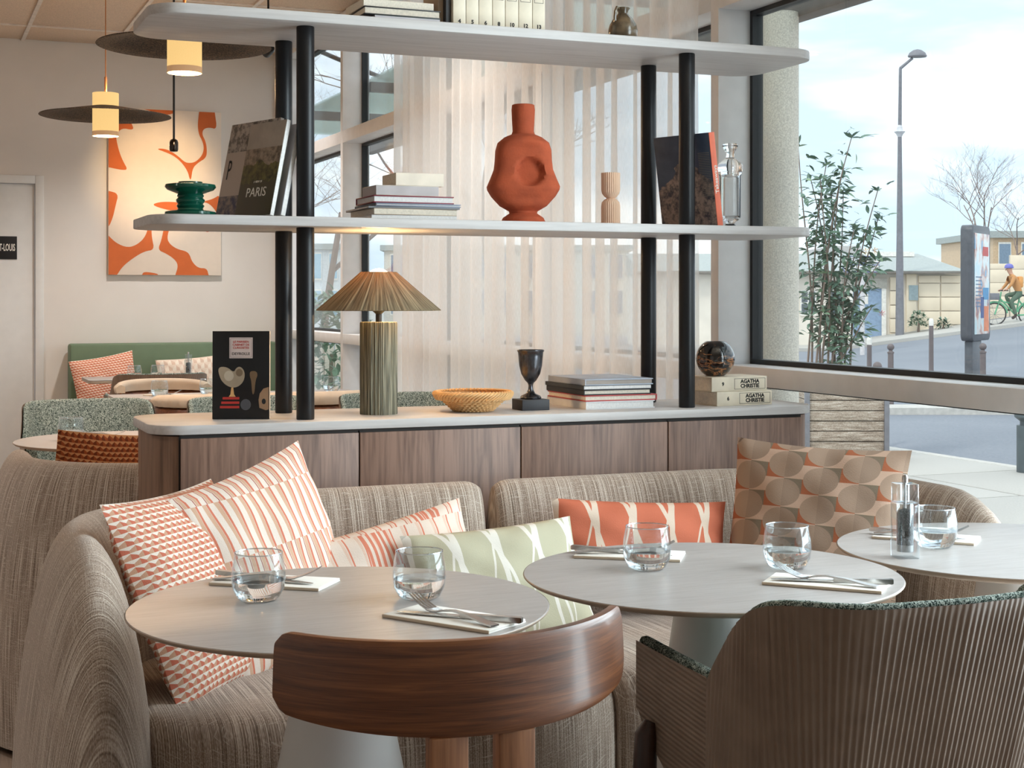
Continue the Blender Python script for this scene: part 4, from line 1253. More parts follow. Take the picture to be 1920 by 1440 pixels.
for sx in (-0.056, 0.039):
    g = Geo(); g.box((sx, -0.252, 0.555), (0.052, 0.030, 0.236), 0.003)
    g.obj('upright', M['chair_oak'], wc)
Geo().lathe([(0, 0.437), (0.19, 0.437), (0.212, 0.445), (0.214, 0.455), (0.208, 0.463), (0.15, 0.462), (0, 0.456)], 48, c=(0, -0.025, 0), sx=1.03, sy=0.92).obj('seat', M['chair_wood'], wc)
Geo().box((0, -0.215, 0.425), (0.30, 0.05, 0.03), 0.004).obj('seat_rail', M['chair_oak'], wc)
for (lx, ly) in ((-0.16, -0.17), (0.16, -0.17), (-0.16, 0.10), (0.16, 0.10)):
    k = 1.2
    Geo().tube([(lx*k, ly*k, 0.0), (lx, ly, 0.44)], [0.011, 0.016], 12).obj('leg', M['chair_oak'], wc)

# ------------------------------------------------------------------ ribbed armchair (shell outside, boucle inside)
def chair_path():
    P = [(-0.285, 0.165), (-0.288, 0.05), (-0.287, -0.06)] + arc(-0.105, -0.115, 0.18, 180, 258, 10) + [(0, -0.302)]
    Rr = [(-x, y) for (x, y) in reversed(P[:-1])]
    return smooth_path(P + Rr, 0.01)
def arm_geo():
    P = chair_path(); n = len(P)
    S = [0.0]
    for i in range(1, n): S.append(S[-1] + math.hypot(P[i][0]-P[i-1][0], P[i][1]-P[i-1][1]))
    tot = S[-1]
    return P, S, tot
_P, _S, _T = arm_geo()
def on_path(s):
    lo, hi = 0, len(_P)-1
    while hi-lo > 1:
        mid = (lo+hi)//2
        if _S[mid] <= s: lo = mid
        else: hi = mid
    t = (s-_S[lo])/max(1e-9, _S[hi]-_S[lo])
    p = (_P[lo][0]+(_P[hi][0]-_P[lo][0])*t, _P[lo][1]+(_P[hi][1]-_P[lo][1])*t)
    a, b = max(0, lo-3), min(len(_P)-1, hi+3)
    tx, ty = _P[b][0]-_P[a][0], _P[b][1]-_P[a][1]; l = math.hypot(tx, ty)
    return p, (ty/l, -tx/l)          # outward normal
ARM = 0.245                          # path length of each arm before the back starts
def sstep(x): x = max(0.0, min(1.0, x)); return x*x*(3-2*x)
def top_z(s):
    d = min(s, _T-s)
    if d < ARM: return 0.652 + 0.006*(1-d/ARM)
    q = (d-ARM)/0.24
    return 0.645 + 0.154*(1-(1-min(1, q))**3.2)
def bot_z(s):
    d = min(s, _T-s)
    return 0.505 - 0.13*sstep(d/0.30) + (0.10*(1-sstep(d/0.05)) if d < 0.05 else 0)*0.35
def arm_shell(rib=True):
    g = Geo(); ns, nz = 760, 22
    def fn(i, j):
        s = _T*i/(ns-1)
        (x, y), (nx, ny) = on_path(s)
        z0, z1 = bot_z(s), top_z(s)
        t = j/(nz-1); z = z0 + (z1-z0)*t
        d = min(s, _T-s)
        back = sstep((d-ARM*0.95)/0.05)
        r = 0.0013*math.cos(2*PI*s/0.0104)*back*sstep((0.985-t)/0.05)
        leanb = (0.055*max(0.0, -ny)**1.5 - 0.018*(1-max(0.0, -ny)))*back*(z-0.60)/0.2
        o = 0.006 + r + leanb
        return ((x+nx*o, y+ny*o, z), (s, z))
    g.grid(fn, ns, nz)
    return g
def arm_liner():
    g = Geo(); ns = 150; prof = 13
    def fn(i, j):
        s = _T*i/(ns-1)
        (x, y), (nx, ny) = on_path(s)
        d = min(s, _T-s)
        back = sstep((d-ARM*0.95)/0.05)
        z0, z1 = bot_z(s)+0.01, top_z(s)+0.006
        # up the outside, over the rounded rim, down the inside
        w_ = 0.022 + 0.008*(1-back); pts = [(0.0, z0+0.03), (0.0, z1-0.05), (0.0, z1-0.014), (-0.001, z1-0.006), (-0.005, z1-0.001), (-w_*0.5, z1), (-w_*0.85, z1-0.005), (-w_, z1-0.014), (-w_-0.006, z1-0.05), (-0.042, z0+(z1-z0)*0.7), (-0.044, z0+(z1-z0)*0.45), (-0.046, z0+(z1-z0)*0.2), (-0.046, z0)]
        o, z = pts[j]
        cap = 1.0
        leanb = (0.055*max(0.0, -ny)**1.5 - 0.018*(1-max(0.0, -ny)))*back*(z-0.60)/0.2
        o = o + leanb
        return ((x+nx*o, y+ny*o, z), (s, z))
    g.grid(fn, ns, prof)
    for base in (0, (ns-1)*prof): g.f.append([base+k for k in range(prof)])
    return g
def shell_mat():
    m = NT('ribbed_taupe_shell')
    u, v, _ = m.sep(m.uv())
    n = m.noise(m.ob(), 20.0, 2.0)
    m.set(Base_Color=m.ramp(n, [(0.3, lin((124, 105, 91))), (0.7, lin((136, 117, 102)))]), Roughness=0.55)
    d = m.m1('SINE', m.m1('MULTIPLY', m.m1('ADD', v, m.m1('MULTIPLY', u, 0.10)), 2*PI/0.0085))
    mask = m.m1('MAXIMUM', m.m1('LESS_THAN', u, ARM), m.m1('GREATER_THAN', u, _T-ARM))
    m.bump(m.m1('MULTIPLY', d, mask), 0.35, 0.002)
    return m.m
M['ribshell'] = shell_mat()
ac = thing('ribbed_armchair', 'armchair with ribbed taupe shell and speckled boucle rim, in the right foreground', 'chair', (1.462, 2.135, 0), 0, 'ribbed boucle armchairs')
arm_shell().obj('shell', M['ribshell'], ac, ang=60)
arm_liner().obj('boucle_lining', M['green_boucle'], ac, ang=60)
g = Geo(); g.prism([(x*0.86, y*0.86+0.018) for (x, y) in [(-0.27, 0.13), (-0.285, 0.0), (-0.25, -0.18), (-0.12, -0.26), (0.12, -0.26), (0.25, -0.18), (0.285, 0.0), (0.27, 0.13), (0.15, 0.155), (-0.15, 0.155)]], 0.375, 0.468, 0.018, seg=3)
g.obj('seat', M['green_boucle'], ac)
for (lx, ly) in ((-0.292, 0.10), (0.292, 0.10), (-0.22, -0.255), (0.22, -0.255)):
    f = 1 if ly > 0 else -1
    Geo().tube([(lx*1.02, ly, 0.535 if ly > 0 else 0.44), (lx*1.045, ly*1.0, 0.515 if ly > 0 else 0.42), (lx*1.05, ly*(1.05), 0.42), (lx*1.04, ly*1.12, 0.25), (lx*1.02, ly*1.22, 0.0)], [0.010, 0.019, 0.021, 0.018, 0.011], 12).obj('leg', M['dark_leg'], ac)
clone(ac, (0.735, 6.50, 0), PI, 'armchair with speckled green boucle inside, facing the camera behind the far round table')
clone(ac, (1.425, 6.42, 0), PI, 'speckled armchair mostly hidden behind the black curiosity book')
clone(ac, (2.12, 6.42, 0), PI, 'speckled armchair of which a sliver shows left of the raffia lamp base')
clone(ac, (1.42, 9.30, 0), 0, 'ribbed taupe armchair back seen by the green bench table')

# ------------------------------------------------------------------ far dining area
def barrel(label, x, y, rz):
    t = thing('barrel_chair', label, 'chair', (x, y, 0), rz, 'barrel chairs with wooden shells')
    def ring(r0, r1, z0, z1, a0, a1, drop, pleat=0.0):
        n = 64
        def fn(i, j):
            a = math.radians(a0 + (a1-a0)*i/n); e = abs(2*i/n-1)
            dz = drop*e**2.5
            prof = [(r1, z0), (r1+0.006, (z0+z1)/2), (r1, z1-0.02), (r1-0.012, z1-0.004), ((r0+r1)/2, z1), (r0+0.012, z1-0.004), (r0, z1-0.02), (r0, (z0+z1)/2), (r0, z0), (r1, z0)]
            r, z = prof[j]
            if r >= r1-0.001: r += pleat*math.cos(34*a)
            return ((r*math.cos(a), r*math.sin(a), z - dz*(z-z0)/(z1-z0)), (a*r, z))
        g = Geo(); g.grid(fn, n+1, 10)
        for b in (0, n*10): g.f.append([b+k for k in range(9)])
        return g
    ring(0.215, 0.262, 0.728, 0.793, 172, 368, 0.02, 0.0035).obj('padded_back', M['cream_fab'], t, ang=60)
    ring(0.225, 0.257, 0.40, 0.731, 172, 368, 0.0).obj('wooden_shell', M['chair_wood'], t, ang=60)
    Geo().lathe([(0, 0.38), (0.215, 0.38), (0.222, 0.40), (0.222, 0.45), (0.20, 0.468), (0, 0.472)], 40).obj('seat', M['cream_fab'], t)
    for a in (45, 135, 225, 315):
        ca, sa = math.cos(math.radians(a)), math.sin(math.radians(a))
        Geo().tube([(0.24*ca, 0.24*sa, 0), (0.19*ca, 0.19*sa, 0.385)], [0.010, 0.015], 10).obj('leg', M['chair_wood'], t)
    return t
barrel('wooden barrel chair with pleated cream pad, back to the camera beside the black book', 1.37, 7.36, 0.0)
barrel('wooden barrel chair with pleated cream pad, seen between left post and raffia lamp', 1.92, 7.36, 0.0)
barrel('cream barrel chair facing the camera across the far square table', 1.33, 8.42, PI)
def rect_table(label, x0, x1, y0, y1):
    t = thing('square_table', label, 'table', ((x0+x1)/2, (y0+y1)/2, 0), 0, 'square pedestal tables')
    w, d = (x1-x0)/2, (y1-y0)/2
    g = Geo(); g.prism(rrect(-w, w, -d, d, 0.03), 0.7335, 0.740, 0.001); g.obj('tabletop', M['table'], t)
    Geo().prism(rrect(-w, w, -d, d, 0.03), 0.718, 0.7333, 0.002).obj('table_edge', M['table_edge'], t)
    Geo().lathe([(0, 0.718), (0.035, 0.718), (0.035, 0.03), (0.2, 0.02), (0.2, 0.0), (0, 0)], 32).obj('pedestal', M['ped'], t)
    return t
rect_table('square pale table between the barrel chairs, under the small pendant', 0.985, 2.30, 7.66, 8.10)
rect_table('square pale table in front of the green bench', 1.05, 1.78, 9.55, 10.0)
bench = thing('upholstered_bench', 'long green upholstered bench against the back wall', 'bench', (0, 0, 0))
bx0, bx1 = gx(130, 10.40), 2.44
Geo().b2(bx0, bx1, 10.34, 10.52, 0.44, 0.944, 0.018).obj('backrest', M['green_vinyl'], bench)
Geo().b2(bx0, bx1, 9.98, 10.335, 0.30, 0.455, 0.02).obj('seat', M['green_vinyl'], bench)
Geo().b2(bx0+0.02, bx1-0.02, 10.03, 10.5, 0.0, 0.30).obj('base', M['dark_gap'], bench)
BG = 'cushions on the green bench'
cushion('pink chequered cushion leaning at the left end of the green bench', 0.42, 0.42, 0.12, M['c_hex3'], (1.235, 10.215, 0.665), (-0.10, -0.99), 14, -10, BG, 7)
cushion('cream braided-pattern cushion on the green bench behind the pepper mill', 0.45, 0.30, 0.10, M['c_cream'], (1.80, 10.245, 0.70), (0.0, -1), 10, -4, BG, 8)
cushion('rust chequered cushion peeping over the far sofa back', 0.44, 0.40, 0.12, M['c_hex2'], (gx(222, 4.54), 4.54, 0.662), (0.25, -0.97), -14, 5, 'cushion on the far sofa', 9)
tumbler('water tumbler on the round table beyond the far sofa', *[v for v in (gx(133, 5.55), 5.55)], ZT)
setting('on the round table beyond the far sofa', (gx(140, 5.66), 5.66), (gx(215, 5.50), 5.50), 'A', 1)
o = link(fork_me, 'fork', None, (gx(232, 5.36), 5.36, ZT), (0, 0, 0.5)); tag(o, 'steel fork lying alone beside the cabinet end on the far round table', 'fork', 'table forks')
tumbler('water tumbler on the square table in front of the cream barrel chair', gx(299, 7.88), 7.88)
tumbler('water tumbler at the cabinet-side of the far square table, left of the black book', gx(390, 7.95), 7.95)
tumbler('water tumbler glimpsed between left post and raffia lamp', gx(621, 7.92), 7.92)
tumbler('water tumbler left on the bench table, before the green bench', gx(252, 9.72), 9.72)
tumbler('water tumbler right on the bench table, before the cream cushion', gx(296, 9.72), 9.72)
mill('clear pepper mill far off before the cream bench cushion', gx(353, 9.75), 9.75, ZT)
setting('on the far square table', (gx(268, 7.95), 7.95), (gx(330, 7.80), 7.80), 'A', 1)
# ------------------------------------------------------------------ pendants, spot, painting
def fabric_glow():
    m = NT('lit_linen_shade')
    u, v, _ = m.sep(m.uv())
    n = m.noise(m.vec(m.m1('MULTIPLY', u, 160.0), m.m1('MULTIPLY', v, 700.0)), 1.0, 1.0)
    c = m.ramp(n, [(0.3, (0.95, 0.58, 0.20, 1)), (0.7, (1.0, 0.70, 0.29, 1))])
    m.set(Base_Color=lin((150, 120, 84)), Emission_Color=c, Emission_Strength=0.56, Roughness=0.9)
    return m.m
M['linen'] = fabric_glow()
M['linen_trim'] = emit('linen_trim', (1.0, 0.55, 0.26), 0.16, lin((206, 170, 132)))
M['lamp_disc'] = emit('lamp_diffuser', (1.0, 0.66, 0.30), 2.0)
def pendant(label, x, y, z, cord_mat, energy):
    t = thing('pendant_lamp', label, 'pendant lamp', (x, y, z), 0, 'pendant lamps with woven disc')
    Geo().lathe([(0.064, 0.046), (0.16, 0.028), (0.26, 0.010), (0.312, 0.001), (0.314, -0.002), (0.311, -0.003), (0.26, 0.006), (0.16, 0.024), (0.064, 0.042), (0.064, 0.046)], 72).obj('woven_disc', M['shade_black'], t)
    Geo().lathe([(0.0625, -0.078), (0.0625, 0.11), (0.0605, 0.11), (0.0605, -0.078), (0.0625, -0.078)], 48).obj('linen_cylinder', M['linen'], t)
    Geo().lathe([(0.0630, -0.100), (0.0630, -0.078), (0.0605, -0.078), (0.0605, -0.100), (0.0630, -0.100)], 48).obj('lower_band', M['linen_trim'], t)
    Geo().lathe([(0, -0.06), (0.0600, -0.06), (0.0600, -0.058), (0, -0.058)], 32).obj('diffuser', M['lamp_disc'], t)
    Geo().tube([(0, 0, 0.11), (0, 0, 0.19)], 0.006, 8).obj('stem', cord_mat, t)
    Geo().tube([(0, 0, 0.19), (0, 0, ZC-z-0.02)], 0.0028, 6).obj('cord', cord_mat, t)
    Geo().lathe([(0, ZC-z), (0.05, ZC-z), (0.05, ZC-z-0.02), (0.045, ZC-z-0.025), (0, ZC-z-0.025)], 24).obj('ceiling_rose', M['black_metal'], t)
    point('pendant_light', (0, 0, -0.085), energy, WARM, 0.05, t)
    point('pendant_uplight', (0.03, 0, 0.100), energy*0.6, WARM, 0.02, t)
    return t
DP1, DP2 = 7.25, 5.42
pendant('smaller-looking far pendant lamp with flat black woven disc, before the painting', *LD(lat(198, DP1), DP1).xy, hgt(217, DP1)-0.0, M['brass'], 16)
pendant('large near pendant lamp with black woven disc, cut by the top shelf', *LD(lat(346, DP2), DP2).xy, hgt(86, DP2), M['brass'], 14)
# black cord with polished counterweight
Dc = 5.95
pc = LD(lat(326, Dc), Dc)
zc = hgt(272, Dc)
cd = thing('cord_weight', 'black cord hanging straight with a polished dark weight at its end', 'cord', (pc.x, pc.y, zc))
Geo().tube([(0, 0, 0.02), (0, 0, ZC-zc)], 0.0045, 8).obj('cord', M['black_metal'], cd)
Geo().lathe([(0, -0.028), (0.015, -0.026), (0.0175, -0.018), (0.0175, 0.010), (0.014, 0.020), (0.006, 0.025), (0, 0.026)], 20).obj('weight', plain('dark_chrome', (70, 62, 56), 0.15, 1.0), cd)
# ceiling spot that washes the painting
Ds = 8.3
ps = LD(lat(503, Ds), Ds); zs = hgt(96, Ds)
spt = thing('ceiling_spot', 'small black spotlight on a thin drop stem left of the back post', 'spotlight', (ps.x, ps.y, zs))
Geo().tube([(0, 0, 0.02), (0, 0, ZC-zs)], 0.006, 8).obj('stem', M['black_metal'], spt)
tgt = Vector((gx(290, YB), YB, gz(290, 330, YB)))
dv = (tgt - Vector((ps.x, ps.y, zs))).normalized()
q = dv.to_track_quat('-Z', 'Y')
hd = Geo().lathe([(0, 0.05), (0.020, 0.048), (0.026, 0.03), (0.027, -0.03), (0.022, -0.03), (0.020, -0.01), (0, -0.008)], 24).obj('spot_head', M['black_metal'], spt)
hd.rotation_euler = q.to_euler()
sd = bpy.data.lights.new('spot_beam', 'SPOT'); sd.energy = 120; sd.color = (1.0, 0.70, 0.38); sd.spot_size = math.radians(25); sd.spot_blend = 1.0; sd.shadow_soft_size = 0.02
so = bpy.data.objects.new('spot_beam', sd); COL.objects.link(so); so.parent = spt; so.location = dv*0.035; so.rotation_euler = q.to_euler()
# painting
px0, px1 = gx(202, YB), gx(413, YB)
pz0, pz1 = gz(300, 516, YB), gz(300, 207, YB)
pw_, ph_ = px1-px0, pz1-pz0
pt = thing('abstract_painting', 'tall canvas with cream and orange organic shapes on the back wall', 'painting', (px0, YB-0.035, pz0))
M['canvas'] = plain('cream_canvas', (236, 220, 204), 0.9, var=0.01, bump=0.2, bscale=300)
M['orange_paint'] = plain('orange_paint', (206, 104, 52), 0.85, var=0.02)
Geo().b2(0, pw_, 0, 0.034, 0, ph_, 0.002).obj('canvas', M['canvas'], pt)
polys = [
 [(48,62),(150,62),(240,200),(242,238),(150,222),(108,285),(112,330),(135,420),(165,490),(200,550),(150,554),(48,535)],
 [(318,66),(565,66),(562,92),(500,106),(440,100),(380,80)],
 [(768,66),(895,66),(915,203),(850,188),(800,205),(792,250),(820,300),(832,370),(825,435),(760,475),(715,520),(703,612),(692,612),(675,545),(620,470),(560,425),(490,398),(425,378),(470,372),(530,385),(600,430),(650,475),(690,482),(740,470),(790,420),(808,360),(795,300),(765,250),(755,170)],
 [(48,720),(128,740),(105,830),(85,920),(60,985),(48,1000)],
 [(390,820),(440,800),(520,793),(640,800),(660,850),(560,868),(450,845)],
 [(780,790),(880,765),(945,720),(945,960),(915,885),(890,840),(840,795)],
 [(48,1070),(110,1130),(200,1165),(280,1135),(340,1070),(362,985),(385,985),(388,1080),(410,1178),(330,1190),(240,1245),(160,1310),(115,1378),(48,1378)],
 [(487,985),(535,985),(508,1080),(530,1130),(590,1170),(660,1185),(690,1210),(710,1270),(760,1320),(830,1320),(845,1378),(575,1378),(600,1300),(570,1250),(500,1205),(435,1178),(465,1100)],
 [(325,1350),(430,1365),(440,1378),(310,1378)],
 [(780,985),(870,985),(850,1030),(820,1030)]]
def chaikin(p, k=2):
    for _ in range(k):
        o = []
        for i in range(len(p)):
            a, b = p[i], p[(i+1) % len(p)]
            if (a[0] <= 48.1 and b[0] <= 48.1) or (a[1] >= 1377 and b[1] >= 1377) or (a[1] <= 67 and b[1] <= 67):
                o += [a, b]; continue
            o += [(a[0]*.75+b[0]*.25, a[1]*.75+b[1]*.25), (a[0]*.25+b[0]*.75, a[1]*.25+b[1]*.75)]
        p = o
    return p
for p in polys:
    q_ = [(max(0.001, min(pw_-0.001, (x-48)/(948-48)*pw_)), max(0.001, min(ph_-0.001, (1378-yy)/(1378-66)*ph_))) for (x, yy) in chaikin(p, 2)]
    cl = []
    for w_ in q_:
        if not cl or math.hypot(w_[0]-cl[-1][0], w_[1]-cl[-1][1]) > 1e-4: cl.append(w_)
    g = Geo(); g.add([(x, -0.0012, z) for x, z in cl], [list(range(len(cl)))])
    g.obj('painted_shape', M['orange_paint'], pt, fix=False)

# added ceiling fill lights, out of view, brightening the dining room
M['dl'] = emit('downlight_lens', (1.0, 0.86, 0.68), 6.0)
def fill_spot(label, x, y, e):
    t = thing('downlight', label, 'ceiling light', (x, y, ZC-0.004), 0, 'recessed ceiling downlights')
    Geo().lathe([(0.055, 0), (0.075, 0), (0.075, -0.006), (0.055, -0.004), (0.055, 0)], 28).obj('trim_ring', M['tbar'], t)
    Geo().lathe([(0, -0.001), (0.055, -0.001), (0.055, 0.0), (0, 0.0)], 24).obj('lens', M['dl'], t)
    d = bpy.data.lights.new('downlight_beam', 'SPOT'); d.energy = e; d.color = (1.0, 0.93, 0.86); d.spot_size = math.radians(125); d.spot_blend = 0.8; d.shadow_soft_size = 0.06
    o = bpy.data.objects.new('downlight_beam', d); COL.objects.link(o); o.parent = t; o.location = (0, 0, -0.012)
for (x, y, e_, w_) in ((-1.37, 3.4, 60, 'left of the front sofa arm'), (-0.77, 6.4, 140, 'near the door side of the far round table'), (-0.77, 9.0, 120, 'in front of the white door'), (1.63, 6.4, 140, 'over the speckled armchairs'), (1.63, 9.3, 120, 'over the bench table')):
    fill_spot('recessed round downlight in the fibre ceiling ' + w_, x, y, e_)

# ------------------------------------------------------------------ the street
GZ = -0.40
def road_mat(name, a, b, sc=30.0):
    m = NT(name)
    n = m.noise(m.ob(), sc, 4.0, 0.7); n2 = m.noise(m.ob(), 0.35, 2.0)
    f = m.m1('ADD', m.m1('MULTIPLY', n, 0.6), m.m1('MULTIPLY', n2, 0.4))
    m.set(Base_Color=m.ramp(f, [(0.35, lin(a)), (0.65, lin(b))]), Roughness=0.9)
    return m.m
M['asphalt'] = road_mat('asphalt', (116, 121, 130), (138, 142, 150))
M['slab'] = road_mat('pavement_slab', (172, 168, 162), (194, 190, 184), 60)
M['kerb'] = plain('kerb_stone', (196, 192, 186), 0.9)
M['earth'] = road_mat('ground_mix', (150, 150, 146), (170, 168, 160), 3)
gr = Geo().b2(-260, 260, -60, 420, GZ-0.5, GZ-0.16).obj('ground', M['earth']); gr['kind'] = 'structure'
pav = Geo().b2(XW+0.05, 10.0, -12, 60, GZ-0.16, GZ-0.03).obj('pavement', col('jointsand', (112, 106, 98), 0.95)); pav['kind'] = 'structure'
sl_me = Geo().b2(-0.728, 0.728, -0.978, 0.978, -0.03, 0.0, 0.006).mesh('paving_slab', M['slab'])
for i in range(5):
    for j in range(13):
        link(sl_me, 'paving_slab', pav, (XW + 0.12 + 0.74 + i*1.485, -3.5 + j*1.985 + (i % 2)*0.5, GZ))
kb = struct_empty('kerb', (10.07, 0, GZ))
kb_me = Geo().b2(-0.07, 0.07, -0.49, 0.49, -0.15, 0.005, 0.01).mesh('kerb_stone', M['kerb'])
for j in range(24): link(kb_me, 'kerb_stone', kb, (0, 2.0 + j*1.0, 0))
def road_h(L, D):
    t = max(0.0, min(1.25, (D-22.0)/23.0)); t = t*t*(3-2*t) if t < 1 else 1 + (t-1)*0.6
    return GZ - 0.012 + t*(0.46 + 0.135*max(-2.5, min(9.0, L-11.8)))
def rfn(i, j):
    L = -14 + i*1.0; D = 6 + j*1.2
    p = LD(L, D, road_h(L, D)); 
    return (tuple(p), (L, D))
rd = Geo().grid(rfn, 60, 46).obj('road', M['asphalt'], fix=True); rd['kind'] = 'structure'
# keep the road below the pavement near the building
for v in rd.data.vertices:
    if v.co.x < 10.2: v.co.z = GZ - 0.10
# raised far kerb strip
def strip(name, Lr, D0, D1, h, mat):
    def fn(i, j):
        L = Lr[0] + (Lr[1]-Lr[0])*i/30; D = (D0, D0, D1, D1)[j]; z = road_h(L, (D0, D0, D1, D1)[j]) + (-0.05, h, h, -0.05)[j]
        return (tuple(LD(L, D, z)), (L, D))
    o = Geo().grid(fn, 31, 4).obj(name, mat); o['kind'] = 'structure'; return o
strip('island_kerb', (5.4, 7.35), 21.2, 21.9, 0.10, M['kerb'])
strip('far_pavement', (4.0, 24.0), 43.2, 46.0, 0.10, M['slab'])

def street(name, label, cat, L, D, z=None, group=None):
    p = LD(L, D, road_h(L, D) if z is None else z)
    return thing(name, label, cat, p, -TH, group)
M['bollard'] = plain('bollard_brown', (112, 102, 102), 0.5)
def bollard(label, px, D, ztop, ball=True, white=False):
    L = lat(px, D); t = street('bollard', label, 'bollard', L, D, None, 'street bollards')
    h = ztop - t.location.z
    if ball:
        Geo().lathe([(0, 0), (0.048, 0), (0.046, 0.05), (0.042, h-0.15), (0.05, h-0.145), (0.05, h-0.125), (0.03, h-0.115), (0.026, h-0.10), (0, h-0.10)], 18).obj('bollard_post', M['bollard'], t)
        Geo().lathe([(0, h-0.105)] + [(0.053*math.sin(a), h-0.053-0.053*math.cos(a)) for a in [0.4+k*0.3 for k in range(9)]] + [(0, h)], 18).obj('bollard_ball', M['bollard'], t)
    else:
        Geo().lathe([(0, 0), (0.044, 0), (0.040, h-0.13), (0, h-0.13)], 16).obj('bollard_post', M['bollard'], t)
        Geo().lathe([(0, h-0.13), (0.041, h-0.13), (0.041, h-0.03), (0.025, h), (0, h)], 16).obj('white_cap', M['white_ink'], t)
    return t
bollard('ball-topped bollard just right of the leafy shrub', 1670, 22.0, hgt(644, 22.0))
bollard('ball-topped bollard in front of the advertising panel', 1843, 21.6, hgt(643, 21.6))
bollard('slim white-capped bollard midway between lamp post and advertising panel', 1746, 26.5, hgt(597, 26.5), False)
bollard('ball-topped bollard half hidden behind the planter edge', 1645, 17.0, hgt(678, 17.0))
bollard('slim bollard among the shrub leaves near the road edge', 1630, 25.0, hgt(632, 25.0), False)
# street lamp
D = 45.0; L = lat(1687, D)
sl = street('street_lamp', 'tall grey street lamp with a bent arm and dome head', 'street lamp', L, D)
M['lampgrey'] = plain('lamp_post_grey', (122, 122, 128), 0.5)
b0 = sl.location.z; H = lambda py: hgt(py, D) - b0
k_ = D/FPX
Geo().tube([(0, 0, 0), (0, 0, H(480)), (0, 0, H(255)), (0.02, 0, H(128))], [0.13, 0.105, 0.06, 0.045], 14).obj('pole', M['lampgrey'], sl)
Geo().lathe([(0, H(258)), (0.06, H(257)), (0.10, H(252)), (0.17, H(247)), (0.10, H(245)), (0.08, H(238)), (0.05, H(234)), (0, H(233))], 18).obj('collar', col('lampwhite', (206, 206, 210)), sl)
Geo().tube([(0.02, 0, H(128)), (24*k_, 0, H(109))], [0.05, 0.04], 10).obj('arm', M['lampgrey'], sl)
Geo().lathe([(0, H(108)), (17*k_, H(107)), (18*k_, H(105)), (15*k_, H(99)), (8*k_, H(94)), (0, H(92))], 22, c=(33*k_, 0, 0), sy=0.7).obj('dome_head', M['lampgrey'], sl)
# advertising panel
D = 22.0; L = lat(1812, D)
ad = thing('advertising_panel', 'dark framed street advertising panel seen almost edge-on', 'sign', LD(L, D, road_h(L, D)), -TH + math.radians(58))
M['adframe'] = plain('panel_frame_grey', (84, 86, 92), 0.45)
def poster():
    m = NT('poster_print')
    x, y_, z = m.sep(m.ob())
    n = m.noise(m.scl(m.ob(), (2.2, 1, 1.6)), 2.2, 2.0, 0.5)
    c = m.ramp(n, [(0.36, lin((196, 220, 226))), (0.46, lin((222, 226, 224))), (0.54, lin((214, 188, 178))), (0.60, lin((176, 112, 92))), (0.66, lin((110, 156, 190)))])
    m.set(Base_Color=c, Roughness=0.15)
    return m.m
zb_, zt_ = hgt(640, D) - ad.location.z, hgt(421, D) - ad.location.z
Wd = 1.02
g = Geo(); g.prism(rrect(0, Wd, zb_, zt_, 0.10, 5), -0.09, 0.09, 0.012, M=Matrix(((1, 0, 0, 0), (0, 0, -1, 0), (0, 1, 0, 0), (0, 0, 0, 1))))
g.obj('panel_frame', M['adframe'], ad)
Geo().b2(0.10, Wd-0.08, -0.096, -0.091, zb_+0.10, zt_-0.12).obj('poster', poster(), ad)
g = Geo()
M['adtext'] = col('adtext', (96, 120, 150))
for k in range(9): g.b2(0.16, 0.50, -0.0975, -0.0962, zb_+0.95-k*0.055, zb_+0.965-k*0.055)
g.obj('poster_lines', M['adtext'], ad)
Geo().b2(0.56, 0.88, -0.0978, -0.0962, zb_+1.28, zb_+1.42).obj('poster_block', col('adred', (206, 84, 80)), ad)
Geo().b2(0.56, 0.90, -0.0976, -0.0962, zb_+0.62, zb_+0.80).obj('poster_block', col('adblue', (84, 150, 196)), ad)
Geo().b2(0.62, 0.90, -0.0976, -0.0962, zb_+0.14, zb_+0.52).obj('poster_block', col('adorange', (222, 132, 92)), ad)
Geo().b2(0.44, 0.62, -0.0976, -0.0962, zb_+0.34, zb_+0.66).obj('poster_block', col('adnavy', (74, 92, 142)), ad)
Geo().b2(0.12, 0.62, -0.06, 0.06, 0, zb_, 0.01).obj('panel_foot', M['adframe'], ad)
# direction signs on a pole
D = 40.0; L = lat(1617, D)
ds = street('direction_signs', 'two white arrow direction signs on a pole behind the shrub', 'sign', L, D)
k_ = D/FPX; b0 = ds.location.z
Geo().tube([(0, 0, 0), (0, 0, hgt(478, D)-b0)], 0.065, 12).obj('sign_pole', col('signpole', (212, 208, 208)), ds)
M['signblue'] = col('signblue', (104, 112, 150))
for (y0, y1, txt, sc_) in ((480, 494, 'PARC EXPO NORD-EST', 0.092), (496, 511, 'Centre commercial', 0.105)):
    z0, z1 = hgt(y1, D)-b0, hgt(y0, D)-b0
    zm = (z0+z1)/2
    pl = [(-40*k_, zm), (-35*k_, z1), (30*k_, z1), (30*k_, z0), (-35*k_, z0)]
    Mx = Matrix(((1, 0, 0, 0), (0, 0, -1, -0.10), (0, 1, 0, 0), (0, 0, 0, 1)))
    bo = Geo().prism(pl, 0, 0.03, M=Mx).obj('sign_board', M['signblue'], ds)
    g = Geo(); inn = [(-37.6*k_, zm), (-34*k_, z1-0.03), (29*k_, z1-0.03), (29*k_, z0+0.03), (-34*k_, z0+0.03)]
    g.prism(inn, 0.03, 0.036, M=Mx); g.obj('white_face', M['white_ink'], bo)
    text_obj('sign_lettering', txt, sc_, M['signblue'], bo, (-1.5*k_, -0.137, zm), FRONT, ext=0.001, sx=0.95)
